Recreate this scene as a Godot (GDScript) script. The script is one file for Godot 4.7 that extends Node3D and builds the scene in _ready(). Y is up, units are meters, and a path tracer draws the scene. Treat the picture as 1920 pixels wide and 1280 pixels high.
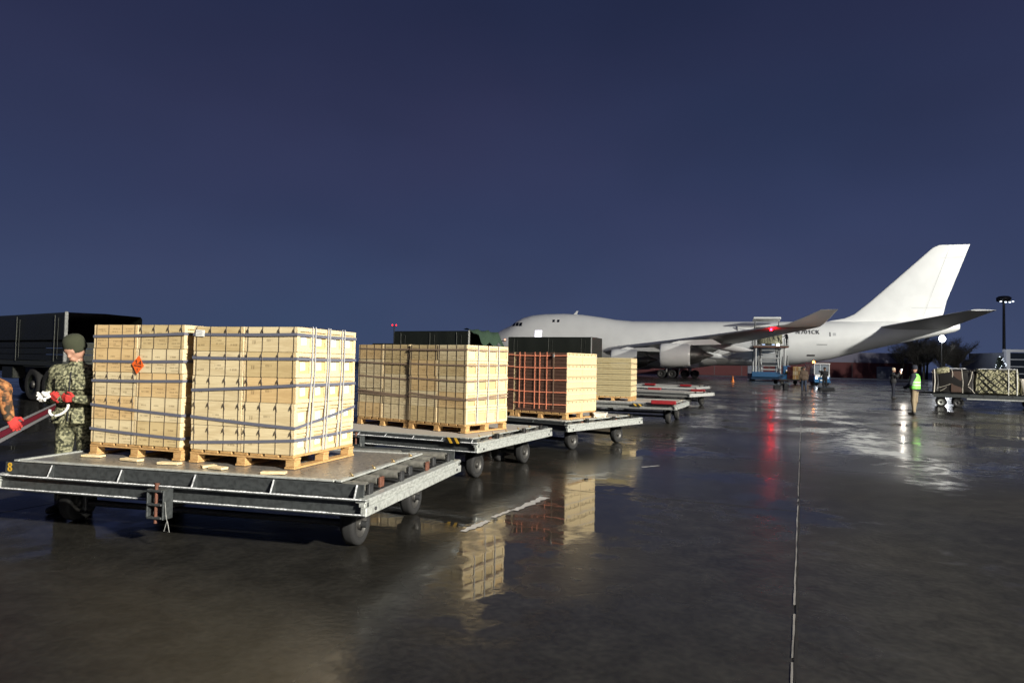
extends Node3D
# Night cargo loading on a wet apron. Units metres, y up, camera near the origin looking along -z.

var M := {}
var used := {}
var rng := RandomNumberGenerator.new()

class MB:
	var v := PackedVector3Array()
	var n := PackedVector3Array()
	var uv := PackedVector2Array()
	var extra: Array = []   # other surfaces: [MB, material]
	func tri(a: Vector3, b: Vector3, c: Vector3) -> void:
		var m := (c - a).cross(b - a).normalized()
		v.append(a); v.append(b); v.append(c)
		n.append(m); n.append(m); n.append(m)
		uv.append(Vector2.ZERO); uv.append(Vector2.ZERO); uv.append(Vector2.ZERO)
	func quad(a: Vector3, b: Vector3, c: Vector3, d: Vector3, out := Vector3.ZERO) -> void:
		var m := (c - a).cross(b - a)
		if out != Vector3.ZERO and m.dot(out) < 0.0:
			var t := b
			b = d; d = t
		tri(a, b, c); tri(a, c, d)
	func quv(a: Vector3, b: Vector3, c: Vector3, d: Vector3, out: Vector3) -> void:
		# a top-left, b top-right, c bottom-right, d bottom-left as seen from outside
		quad(a, b, c, d, out)
		var k := uv.size() - 6
		var m := {a: Vector2(0, 0), b: Vector2(1, 0), c: Vector2(1, 1), d: Vector2(0, 1)}
		for i in 6:
			uv[k + i] = m[v[k + i]]
	func box(c: Vector3, s: Vector3, b := Basis.IDENTITY) -> void:
		var h := s * 0.5
		for ax in 3:
			for sg in [-1.0, 1.0]:
				var e := [Vector3.ZERO, Vector3.ZERO, Vector3.ZERO]
				e[0][ax] = sg * h[ax]
				e[1][(ax + 1) % 3] = h[(ax + 1) % 3]
				e[2][(ax + 2) % 3] = h[(ax + 2) % 3]
				var o: Vector3 = e[0]
				var p: Vector3 = e[1]
				var q: Vector3 = e[2]
				quad(c + b * (o - p - q), c + b * (o + p - q), c + b * (o + p + q), c + b * (o - p + q), b * o)
	func cbox(c: Vector3, s: Vector3, r := 0.006, b := Basis.IDENTITY) -> void:
		# box with chamfered edges
		var h := s * 0.5
		for ax in 3:
			var a1 := (ax + 1) % 3
			var a2 := (ax + 2) % 3
			for sg in [-1.0, 1.0]:
				var q := []
				for k in [[-1, -1], [1, -1], [1, 1], [-1, 1]]:
					var p := Vector3.ZERO
					p[ax] = sg * h[ax]; p[a1] = k[0] * (h[a1] - r); p[a2] = k[1] * (h[a2] - r)
					q.append(c + b * p)
				var o := Vector3.ZERO
				o[ax] = sg
				quad(q[0], q[1], q[2], q[3], b * o)
			for s1 in [-1.0, 1.0]:
				for s2 in [-1.0, 1.0]:
					var p1 := Vector3.ZERO
					p1[a1] = s1 * h[a1]; p1[a2] = s2 * (h[a2] - r); p1[ax] = h[ax] - r
					var p2 := p1
					p2[ax] = -p1[ax]
					var p3 := Vector3.ZERO
					p3[a1] = s1 * (h[a1] - r); p3[a2] = s2 * h[a2]; p3[ax] = -(h[ax] - r)
					var p4 := p3
					p4[ax] = -p3[ax]
					var o := Vector3.ZERO
					o[a1] = s1; o[a2] = s2
					quad(c + b * p1, c + b * p2, c + b * p3, c + b * p4, b * o)
		for sx in [-1.0, 1.0]:
			for sy in [-1.0, 1.0]:
				for sz in [-1.0, 1.0]:
					var a := c + b * Vector3(sx * h.x, sy * (h.y - r), sz * (h.z - r))
					var d := c + b * Vector3(sx * (h.x - r), sy * h.y, sz * (h.z - r))
					var e := c + b * Vector3(sx * (h.x - r), sy * (h.y - r), sz * h.z)
					if (e - a).cross(d - a).dot(b * Vector3(sx, sy, sz)) < 0.0:
						tri(a, e, d)
					else:
						tri(a, d, e)
	func grid(rows: Array, closed := false, flip := 0) -> void:
		# smooth sheet through rows of points; flip 0 = turn outwards from the centre
		var R := rows.size()
		var C: int = rows[0].size()
		var cc := C if closed else C - 1
		var nr := []
		var mid := Vector3.ZERO
		for i in R:
			var l := PackedVector3Array()
			l.resize(C)
			nr.append(l)
			for j in C:
				mid += rows[i][j]
		mid /= float(R * C)
		var sgn := 0.0
		for i in R - 1:
			for j in cc:
				var k := (j + 1) % C
				var a: Vector3 = rows[i][j]
				var b: Vector3 = rows[i][k]
				var c: Vector3 = rows[i + 1][k]
				var d: Vector3 = rows[i + 1][j]
				var m := (c - a).cross(b - d)
				# (c-a)x(b-a)+(d-a)x(c-a) = (c-a)x(b-d)
				nr[i][j] += m; nr[i][k] += m; nr[i + 1][k] += m; nr[i + 1][j] += m
				sgn += m.dot((a + b + c + d) * 0.25 - mid)
		var rev := (sgn < 0.0) if flip == 0 else flip < 0
		var f := -1.0 if rev else 1.0
		for i in R - 1:
			for j in cc:
				var k := (j + 1) % C
				var idx := [[i, j], [i, k], [i + 1, k], [i, j], [i + 1, k], [i + 1, j]]
				if rev:
					idx = [[i, j], [i + 1, k], [i, k], [i, j], [i + 1, j], [i + 1, k]]
				for t in idx:
					v.append(rows[t[0]][t[1]])
					n.append((nr[t[0]][t[1]] * f).normalized())
					uv.append(Vector2(float(t[1]) / cc, float(t[0]) / (R - 1)))
	func tube(path: Array, r, sides := 8, caps := true) -> void:
		var rows := []
		var up := Vector3.UP
		for i in path.size():
			var p: Vector3 = path[i]
			var q0: Vector3 = path[maxi(i - 1, 0)]
			var q1: Vector3 = path[mini(i + 1, path.size() - 1)]
			var t: Vector3 = (q1 - q0).normalized()
			if i == 0 and absf(t.y) > 0.9:
				up = Vector3.RIGHT
			var x := up.cross(t)
			if x.length() < 0.05:
				x = Vector3.RIGHT.cross(t) if absf(t.x) < 0.9 else Vector3.FORWARD.cross(t)
			x = x.normalized()
			var y := t.cross(x)
			var rr: float = r[i] if r is Array else r
			var l := PackedVector3Array()
			for k in sides:
				var a := TAU * k / sides
				l.append(p + (x * cos(a) + y * sin(a)) * rr)
			rows.append(l)
		grid(rows, true)
		if caps:
			fan(rows[0], path[0] - path[1])
			fan(rows[-1], path[-1] - path[-2])
	func fan(ring: PackedVector3Array, out: Vector3) -> void:
		var c := Vector3.ZERO
		for p in ring:
			c += p
		c /= ring.size()
		for k in ring.size():
			var a := ring[k]
			var b := ring[(k + 1) % ring.size()]
			if (b - c).cross(a - c).dot(out) > 0.0:
				tri(c, a, b)
			else:
				tri(c, b, a)
	func lathe(profile: Array, at: Vector3, b := Basis.IDENTITY, sides := 20) -> void:
		# profile of Vector2(radius, height) turned about the local y axis
		var rows := []
		for q in profile:
			var l := PackedVector3Array()
			for k in sides:
				var a := TAU * k / sides
				l.append(at + b * Vector3(cos(a) * q.x, q.y, sin(a) * q.x))
			rows.append(l)
		grid(rows, true)
	func prism(poly: Array, o: Vector3, ex: Vector3, ey: Vector3, ez: Vector3) -> void:
		# convex polygon of Vector2 in the plane (ex, ey) at o, pushed along ez
		var a := PackedVector3Array()
		var b := PackedVector3Array()
		for p in poly:
			a.append(o + ex * p.x + ey * p.y)
			b.append(o + ex * p.x + ey * p.y + ez)
		fan(a, -ez); fan(b, ez)
		var c := Vector3.ZERO
		for p in a:
			c += p
		c /= a.size()
		for k in a.size():
			var j := (k + 1) % a.size()
			quad(a[k], a[j], b[j], b[k], (a[k] + a[j]) * 0.5 - c)
	func mesh() -> ArrayMesh:
		var m := ArrayMesh.new()
		_put(m)
		for e in extra:
			e[0]._put(m)
		return m
	func _put(m: ArrayMesh) -> void:
		var arr := []
		arr.resize(Mesh.ARRAY_MAX)
		arr[Mesh.ARRAY_VERTEX] = v
		arr[Mesh.ARRAY_NORMAL] = n
		arr[Mesh.ARRAY_TEX_UV] = uv
		m.add_surface_from_arrays(Mesh.PRIMITIVE_TRIANGLES, arr)

func numbered(called: String) -> String:
	if not used.has(called):
		used[called] = 0
		return called
	used[called] += 1
	return "%s_%03d" % [called, used[called]]

func meta(o: Node, label: String, category := "", group := "", kind := "") -> void:
	if label: o.set_meta("label", label)
	if category: o.set_meta("category", category)
	if group: o.set_meta("group", group)
	if kind: o.set_meta("kind", kind)

func thing(called: String, label: String, category: String, at := Vector3.ZERO, turn := 0.0, group := "", parent: Node = self) -> Node3D:
	var o := Node3D.new()
	o.name = numbered(called)
	parent.add_child(o, true)
	o.position = at
	o.rotation.y = turn
	meta(o, label, category, group)
	return o

func part(parent: Node, called: String, mb: MB, mat: Material, mesh: Mesh = null) -> MeshInstance3D:
	var o := MeshInstance3D.new()
	o.name = called if parent != self else numbered(called)
	o.mesh = mesh if mesh else mb.mesh()
	o.cast_shadow = GeometryInstance3D.SHADOW_CASTING_SETTING_ON
	if mat:
		for i in o.mesh.get_surface_count():
			o.set_surface_override_material(i, mat)
		if mb:
			for i in mb.extra.size():
				o.set_surface_override_material(i + 1, mb.extra[i][1])
	parent.add_child(o, true)
	return o

func bx(parent: Node, called: String, c: Vector3, s: Vector3, mat: Material, r := 0.0, b := Basis.IDENTITY) -> MeshInstance3D:
	var m := MB.new()
	if r > 0.0: m.cbox(c, s, r, b)
	else: m.box(c, s, b)
	return part(parent, called, m, mat)

func tb(parent: Node, called: String, path: Array, r, mat: Material, sides := 8) -> MeshInstance3D:
	var m := MB.new()
	m.tube(path, r, sides)
	return part(parent, called, m, mat)

func V(x: float, y: float, z: float) -> Vector3:
	return Vector3(x, y, z)

func lin(r: float, g: float, b: float) -> Color:
	return Color(r, g, b).linear_to_srgb()

func mt(called: String, c: Color, rough := 0.7, metal := 0.0) -> StandardMaterial3D:
	var m := StandardMaterial3D.new()
	m.resource_name = called
	m.albedo_color = c
	m.roughness = rough
	m.metallic = metal
	M[called] = m
	return m

func glow(called: String, c: Color, e: float) -> StandardMaterial3D:
	var m := mt(called, c, 0.4)
	m.emission_enabled = true
	m.emission = c
	m.emission_energy_multiplier = e
	return m

func noise_tex(size: int, freq: float, stops: Array, cols: Array, seed := 1, octaves := 4, constant := false, kind := FastNoiseLite.TYPE_SIMPLEX_SMOOTH) -> NoiseTexture2D:
	var f := FastNoiseLite.new()
	f.seed = seed
	f.noise_type = kind
	f.frequency = freq
	f.fractal_octaves = octaves
	var g := Gradient.new()
	g.offsets = PackedFloat32Array(stops)
	g.colors = PackedColorArray(cols)
	if constant:
		g.interpolation_mode = Gradient.GRADIENT_INTERPOLATE_CONSTANT
	var t := NoiseTexture2D.new()
	t.width = size; t.height = size
	t.seamless = true
	t.noise = f
	t.color_ramp = g
	return t

func tri_map(m: StandardMaterial3D, scale: Vector3, world := false) -> void:
	m.uv1_triplanar = true
	m.uv1_world_triplanar = world
	m.uv1_scale = scale

func grey(a: float) -> Color:
	return Color(a, a, a)

# a strip of paint or tape: quad of width w from a to b, lying on y
func strip(mb: MB, a: Vector3, b: Vector3, w: float, wob := 0.0, seg := 1) -> void:
	var d := (b - a).normalized()
	var s := V(-d.z, 0, d.x)
	var pa := a
	var wa := w
	for i in seg:
		var t := float(i + 1) / seg
		var pb := a.lerp(b, t)
		var wb := w * (1.0 + rng.randf_range(-wob, wob))
		mb.quad(pa - s * wa * 0.5, pa + s * wa * 0.5, pb + s * wb * 0.5, pb - s * wb * 0.5, Vector3.UP)
		pa = pb
		wa = wb
func make_materials() -> void:
	var W := Color.WHITE
	# --- wood
	var grain := noise_tex(512, 0.012, [0.0, 0.35, 0.5, 0.65, 1.0], [Color(0.80, 0.74, 0.66), Color(0.92, 0.88, 0.82), W, Color(0.93, 0.90, 0.85), Color(0.84, 0.78, 0.70)], 3, 5)
	for d in [["pine", lin(0.62, 0.52, 0.33)], ["pine_pale", lin(0.70, 0.59, 0.385)], ["pine_dull", lin(0.50, 0.375, 0.19)], ["pallet_wood", lin(0.50, 0.32, 0.14)], ["brown_wood", lin(0.10, 0.052, 0.038)], ["grey_pine", lin(0.42, 0.37, 0.22)]]:
		var m := mt(d[0], d[1], 0.72)
		m.albedo_texture = grain
		tri_map(m, V(0.9, 9.0, 9.0))
	tri_map(M.pallet_wood, V(1.5, 8.0, 1.5))
	mt("paper", lin(0.78, 0.78, 0.74), 0.55)
	mt("wire", lin(0.12, 0.10, 0.08), 0.5, 0.6)
	mt("strap_grey", lin(0.11, 0.115, 0.15), 0.6)
	mt("strap_pale", lin(0.36, 0.36, 0.37), 0.5)
	mt("strap_brown", lin(0.24, 0.17, 0.12), 0.6)
	mt("strap_orange", lin(0.95, 0.33, 0.19), 0.5)
	mt("placard", lin(0.80, 0.13, 0.02), 0.45)
	mt("ink", lin(0.015, 0.013, 0.012), 0.7)
	for i in 4:
		var m := mt("crate_print_%d" % i, W, 0.72)
		m.albedo_texture = crate_texture(i)
		for k in 2:
			var v := mt("crate_print_%d" % (i + 4 + k * 4), [Color(0.925, 0.895, 0.83), Color(0.98, 0.915, 0.83)][k], 0.72)
			v.albedo_texture = m.albedo_texture
	# --- metals
	var scuff := noise_tex(512, 0.02, [0.0, 0.42, 0.55, 1.0], [grey(0.78), grey(0.92), W, W], 8, 5)
	var scuff_r := noise_tex(512, 0.016, [0.0, 0.45, 0.7, 1.0], [grey(0.55), grey(0.75), grey(1.0), grey(1.0)], 9, 5)
	for d in [["dolly_steel", lin(0.058, 0.064, 0.066), 0.55, 0.3], ["dolly_dark", lin(0.035, 0.036, 0.038), 0.6, 0.2], ["rail_aluminium", lin(0.47, 0.49, 0.465), 0.5, 0.35], ["sheet_aluminium", lin(0.30, 0.285, 0.265), 0.42, 0.55], ["roller", lin(0.24, 0.235, 0.21), 0.5, 0.5], ["rust", lin(0.13, 0.05, 0.03), 0.8, 0.1], ["white_paint", lin(0.45, 0.46, 0.45), 0.5, 0.0], ["red_paint", lin(0.26, 0.02, 0.025), 0.45, 0.0], ["truck_green", lin(0.007, 0.009, 0.006), 0.6, 0.0], ["truck_frame", lin(0.022, 0.025, 0.02), 0.6, 0.0], ["loader_blue", lin(0.02, 0.11, 0.25), 0.45, 0.0], ["steel_pale", lin(0.27, 0.275, 0.265), 0.5, 0.3]]:
		var m := mt(d[0], d[1], d[2], d[3])
		m.albedo_texture = scuff
		m.roughness_texture = scuff_r
		tri_map(m, V(1.6, 1.6, 1.6))
	mt("rubber", lin(0.010, 0.010, 0.0105), 0.85)
	mt("rim", lin(0.06, 0.058, 0.055), 0.5, 0.5)
	mt("yellow_paint", lin(0.50, 0.30, 0.03), 0.5)
	mt("black_paint", lin(0.01, 0.01, 0.01), 0.5)
	mt("brass", lin(0.45, 0.33, 0.16), 0.4, 0.8)
	var fr := mt("frost", lin(0.72, 0.74, 0.76), 0.85)
	fr.albedo_texture = noise_tex(256, 0.05, [0.0, 0.4, 0.6, 1.0], [grey(0.45), grey(0.8), W, W], 12, 3)
	tri_map(fr, V(3, 3, 3))
	# --- aircraft
	var pw := mt("aircraft_white", lin(0.80, 0.80, 0.775), 0.3)
	pw.albedo_texture = noise_tex(512, 0.01, [0.0, 0.4, 0.6, 1.0], [grey(0.965), grey(0.985), W, W], 21, 5)
	tri_map(pw, V(0.06, 0.06, 0.06))
	mt("aircraft_grey", lin(0.50, 0.50, 0.495), 0.4, 0.1)
	mt("aircraft_metal", lin(0.42, 0.42, 0.42), 0.35, 0.8)
	mt("engine_dark", lin(0.06, 0.058, 0.055), 0.45, 0.6)
	mt("panel_line", lin(0.10, 0.10, 0.105), 0.6)
	mt("cockpit_glass", lin(0.01, 0.011, 0.015), 0.08)
	mt("hold_lining", lin(0.55, 0.54, 0.52), 0.7)
	# --- cloth and people
	var cam := [Color(0.13, 0.14, 0.10), Color(0.25, 0.26, 0.19), Color(0.40, 0.40, 0.31), Color(0.56, 0.55, 0.46)]
	var c1 := mt("camo_green", lin(0.95, 0.95, 0.86), 0.85)
	c1.albedo_texture = noise_tex(512, 0.020, [0.0, 0.42, 0.50, 0.58], cam, 31, 6, true)
	tri_map(c1, V(2.4, 2.2, 2.4))
	var c2 := mt("camo_tan", lin(0.55, 0.5, 0.42), 0.85)
	c2.albedo_texture = noise_tex(256, 0.02, [0.0, 0.40, 0.49, 0.58], [Color(0.22, 0.19, 0.14), Color(0.50, 0.34, 0.20), Color(0.78, 0.50, 0.30), Color(0.85, 0.62, 0.42)], 33, 4, true)
	tri_map(c2, V(2.6, 2.6, 2.6))
	mt("skin", lin(0.42, 0.23, 0.16), 0.55)
	mt("beanie", lin(0.030, 0.034, 0.018), 0.95)
	mt("glove_red", lin(0.36, 0.022, 0.018), 0.8)
	mt("glove_white", lin(0.62, 0.61, 0.58), 0.8)
	mt("boot", lin(0.02, 0.018, 0.016), 0.6)
	mt("cloth_black", lin(0.014, 0.015, 0.018), 0.85)
	mt("cloth_navy", lin(0.013, 0.016, 0.028), 0.85)
	mt("cloth_khaki", lin(0.24, 0.19, 0.12), 0.85)
	mt("cloth_jeans", lin(0.03, 0.045, 0.08), 0.85)
	mt("cloth_brown", lin(0.10, 0.07, 0.05), 0.85)
	mt("fur", lin(0.45, 0.38, 0.27), 0.95)
	mt("hair", lin(0.06, 0.045, 0.035), 0.8)
	mt("vest_green", lin(0.22, 0.75, 0.10), 0.6)
	mt("vest_yellow", lin(0.60, 0.75, 0.06), 0.6)
	mt("reflective_tape", lin(0.55, 0.56, 0.56), 0.4)
	var tarp := mt("tarp_green", lin(0.05, 0.085, 0.055), 0.45)
	tarp.albedo_texture = scuff
	tri_map(tarp, V(1, 1, 1))
	# --- cargo at the far side
	var beige := mt("camo_cargo", lin(0.66, 0.66, 0.60), 0.75)
	beige.albedo_texture = noise_tex(256, 0.03, [0.0, 0.42, 0.5, 0.6], [Color(0.30, 0.30, 0.22), Color(0.55, 0.55, 0.43), Color(0.70, 0.69, 0.56), Color(0.80, 0.78, 0.68)], 35, 4, true)
	tri_map(beige, V(1.3, 1.3, 1.3))
	mt("black_wrap", lin(0.018, 0.017, 0.016), 0.28)
	mt("brown_wrap", lin(0.075, 0.05, 0.04), 0.32)
	mt("net_cord", lin(0.02, 0.02, 0.016), 0.7)
	mt("net_white", lin(0.6, 0.6, 0.56), 0.6)
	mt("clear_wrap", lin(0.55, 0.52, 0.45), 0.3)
	# --- buildings
	mt("wall_red", lin(0.13, 0.035, 0.035), 0.8)
	mt("wall_mauve", lin(0.23, 0.22, 0.28), 0.8)
	mt("wall_white", lin(0.62, 0.64, 0.68), 0.7)
	mt("wall_grey", lin(0.22, 0.24, 0.29), 0.8)
	mt("window_dark", lin(0.02, 0.024, 0.03), 0.12)
	mt("bark", lin(0.03, 0.027, 0.022), 0.9)
	mt("needle", lin(0.018, 0.03, 0.018), 0.9)
	mt("cone_orange", lin(0.75, 0.22, 0.03), 0.6)
	mt("cab_white", lin(0.7, 0.71, 0.7), 0.35)
	var gl := mt("cab_glass", Color(0.7, 0.75, 0.78, 0.18), 0.05)
	gl.transparency = BaseMaterial3D.TRANSPARENCY_ALPHA
	glow("lamp_white", Color(0.95, 0.97, 1.0), 30.0)
	glow("lamp_mast", Color(1.0, 0.97, 0.90), 12.0)
	glow("lamp_red", Color(1.0, 0.05, 0.11), 95.0)
	glow("lamp_red_small", Color(1.0, 0.10, 0.12), 6.0)
	glow("lamp_amber", Color(1.0, 0.55, 0.22), 18.0)
	glow("lamp_pink", Color(1.0, 0.62, 0.50), 3.0)
	glow("fairy", Color(0.9, 0.95, 1.0), 4.0)
	glow("door_light", Color(0.95, 0.94, 1.0), 1.6)
	glow("window_lit", Color(0.75, 0.84, 1.0), 0.5)

# pine board with stencilled rows of small marks, as the sides of the crates carry
func crate_texture(variant: int) -> ImageTexture:
	var w := 384
	var h := 160
	var f := FastNoiseLite.new()
	f.seed = 100 + variant
	f.frequency = 0.01
	f.fractal_octaves = 4
	var im := Image.create(w, h, false, Image.FORMAT_RGB8)
	var r := RandomNumberGenerator.new()
	r.seed = 500 + variant
	var a := lin(0.66, 0.555, 0.345)
	var b := lin(0.52, 0.415, 0.24)
	for y in h:
		for x in w:
			var g := f.get_noise_2d(x * 0.5, y * 6.0) * 0.7 + f.get_noise_2d(x * 0.15 + 900.0, y * 0.7) * 0.9
			var sp := 0.03 * (r.randf() - 0.5)
			im.set_pixel(x, y, a.lerp(b, clampf(0.42 + g, 0.0, 1.0)) + Color(sp, sp, sp))
	var ink := Color(0.22, 0.16, 0.10)
	# three fields between the wire bands, each with its own short lines of characters
	for k in 3:
		var x0 := 10 + k * 126
		var lines := [[0.30, 0.42, 5], [0.62, 0.5, 4], [0.76, 0.75, 5]]
		if variant == 1: lines = [[0.50, 0.5, 7]] if k == 1 else ([[0.55, 0.2, 12]] if k == 0 else [])
		if variant == 2: lines = [[0.16, 0.6, 4], [0.26, 0.5, 4], [0.66, 0.8, 5], [0.80, 0.3, 6]]
		if variant == 3: lines = [[0.72, 0.55, 6]] if k != 1 else [[0.55, 0.5, 5], [0.68, 0.6, 5]]
		for l in lines:
			var lx := x0 + int(r.randf_range(10, 45))
			var ly := int(l[0] * h) + r.randi_range(-3, 3)
			var ex := mini(lx + int(l[1] * 100.0), x0 + 112)
			var ch: int = l[2]
			while lx < ex:
				var cw := r.randi_range(2, 5)
				for yy in ch * 2:
					for xx in cw:
						if r.randf() < 0.62 and ly + yy < h:
							im.set_pixel(lx + xx, ly + yy, im.get_pixel(lx + xx, ly + yy).lerp(ink, r.randf_range(0.4, 0.85)))
				lx += cw + (2 if r.randf() < 0.8 else 7)
		if variant == 2 or (variant == 0 and k == 2):
			im.fill_rect(Rect2i(x0 + 36, int(h * 0.9), 60, 2), ink.lerp(a, 0.3))
	im.generate_mipmaps()
	return ImageTexture.create_from_image(im)
func make_camera_and_sky() -> void:
	var cam := Camera3D.new()
	cam.name = "camera"
	cam.fov = 53.13
	cam.near = 0.05
	cam.far = 3000.0
	cam.position = V(0, 1.55, 0)
	cam.rotation_degrees = V(1.92, 0, 1.1)
	add_child(cam)
	cam.current = true
	var env := Environment.new()
	env.background_mode = Environment.BG_SKY
	env.tonemap_mode = Environment.TONE_MAPPER_LINEAR
	env.tonemap_exposure = 1.0
	env.sdfgi_enabled = true
	env.ssao_enabled = true
	env.ssil_enabled = true
	var sky := Sky.new()
	var pm := PanoramaSkyMaterial.new()
	pm.panorama = night_sky()
	sky.sky_material = pm
	env.sky = sky
	var we := WorldEnvironment.new()
	we.name = "world_environment"
	we.environment = env
	add_child(we)

# overcast night: deep blue overhead, paler and greyer towards the horizon, with faint broad cloud
func night_sky() -> ImageTexture:
	var w := 512
	var h := 256
	var f := FastNoiseLite.new()
	f.seed = 77
	f.frequency = 0.9
	f.fractal_octaves = 4
	var im := Image.create(w, h, false, Image.FORMAT_RGBF)
	var low := Color(0.048, 0.065, 0.135)
	var mid := Color(0.0345, 0.0445, 0.106)
	var top := Color(0.0172, 0.0225, 0.060)
	for y in h:
		var e := (0.5 - (y + 0.5) / h) * PI
		for x in w:
			var a := ((x + 0.5) / w - 0.5) * TAU
			var d := V(cos(e) * sin(a), sin(e), -cos(e) * cos(a))
			var t := clampf(sin(e) / 0.24, 0.0, 1.0)
			var u := clampf((sin(e) - 0.15) / 0.40, 0.0, 1.0)
			var c := low.lerp(mid, smoothstep(0.0, 1.0, t)).lerp(top, smoothstep(0.0, 1.0, u))
			var n := f.get_noise_3d(d.x * 2.0, d.y * 4.0, d.z * 2.0)
			var warm := f.get_noise_3d(d.x * 1.1 + 7.0, d.y * 2.0, d.z * 1.1)
			c = c * (1.0 + 0.16 * n)
			c.r *= 1.0 + 0.22 * warm
			if e < 0.0:
				c = c * 0.6
			im.set_pixel(x, y, Color(c.r, c.g, c.b))
	return ImageTexture.create_from_image(im)

func flood_light(mast_node: Node3D, at: Vector3, aim: Vector3, energy: float, cone := 75.0, tint := Color(1.0, 0.978, 0.925), sz := V(1.1, 0.8, 0.5)) -> void:
	var head := Node3D.new()
	head.name = "lamp_head"
	mast_node.add_child(head, true)
	head.global_position = at
	head.look_at(aim, Vector3.UP)
	bx(head, "housing", V(0, 0, sz.z * 0.5), sz, M.truck_frame, 0.04)
	bx(head, "lamp_glass", V(0, 0, -0.03), V(sz.x * 0.9, sz.y * 0.88, 0.05), M.lamp_mast)
	tb(head, "bracket", [V(0, -sz.y * 0.5, sz.z * 0.5), V(0, -sz.y * 0.5 - 0.45, sz.z * 0.7)], 0.05, M.truck_frame, 6)
	var l := SpotLight3D.new()
	l.name = "spot_light"
	l.light_color = tint
	l.light_energy = energy
	l.light_size = 0.5
	l.spot_range = 400.0
	l.spot_attenuation = 2.0
	l.spot_angle = cone
	l.shadow_enabled = true
	head.add_child(l)
	l.position = V(0, 0, -0.35)

# tall apron lighting mast: tapered pole, platform ring and floodlights aimed at the stand
func light_mast(label: String, at: Vector3, h: float, aims: Array, energy: float, cone := 70.0, tint := Color(1.0, 0.978, 0.925)) -> void:
	var t := thing("light_mast", label, "light mast", at)
	tb(t, "pole", [V(0, 0, 0), V(0, h * 0.5, 0), V(0, h, 0)], [0.42, 0.32, 0.2], M.steel_pale, 12)
	var m := MB.new()
	m.lathe([Vector2(0.2, h - 0.6), Vector2(1.7, h - 0.55), Vector2(1.7, h - 0.45), Vector2(0.2, h - 0.4)], Vector3.ZERO, Basis.IDENTITY, 16)
	part(t, "platform", m, M.truck_frame)
	for i in aims.size():
		var d: Vector3 = aims[i] - at
		d.y = 0.0
		d = d.normalized()
		var s := V(-d.z, 0, d.x)
		var p := at + V(0, h + 0.5, 0) + d * 1.7 + s * (i - (aims.size() - 1) * 0.5) * 1.3
		flood_light(t, p, aims[i], energy, cone, tint)

func make_lights() -> void:
	# the apron masts stand outside the frame, one behind the camera's shoulder and one beside the tail
	light_mast("tall apron mast with three floodlights aimed at the crate train", V(43, 0, 38), 26.0, [V(-2, 1, -6), V(3, 1, -14), V(10, 0, -22)], 4700.0, 40.0)
	light_mast("tall apron mast with three floodlights aimed at the tail fin", V(96, 0, -36), 28.0, [V(60, 12, -94), V(45, 7, -98), V(24, 6, -104)], 3000.0, 44.0, Color(1.0, 0.995, 0.965))

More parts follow.
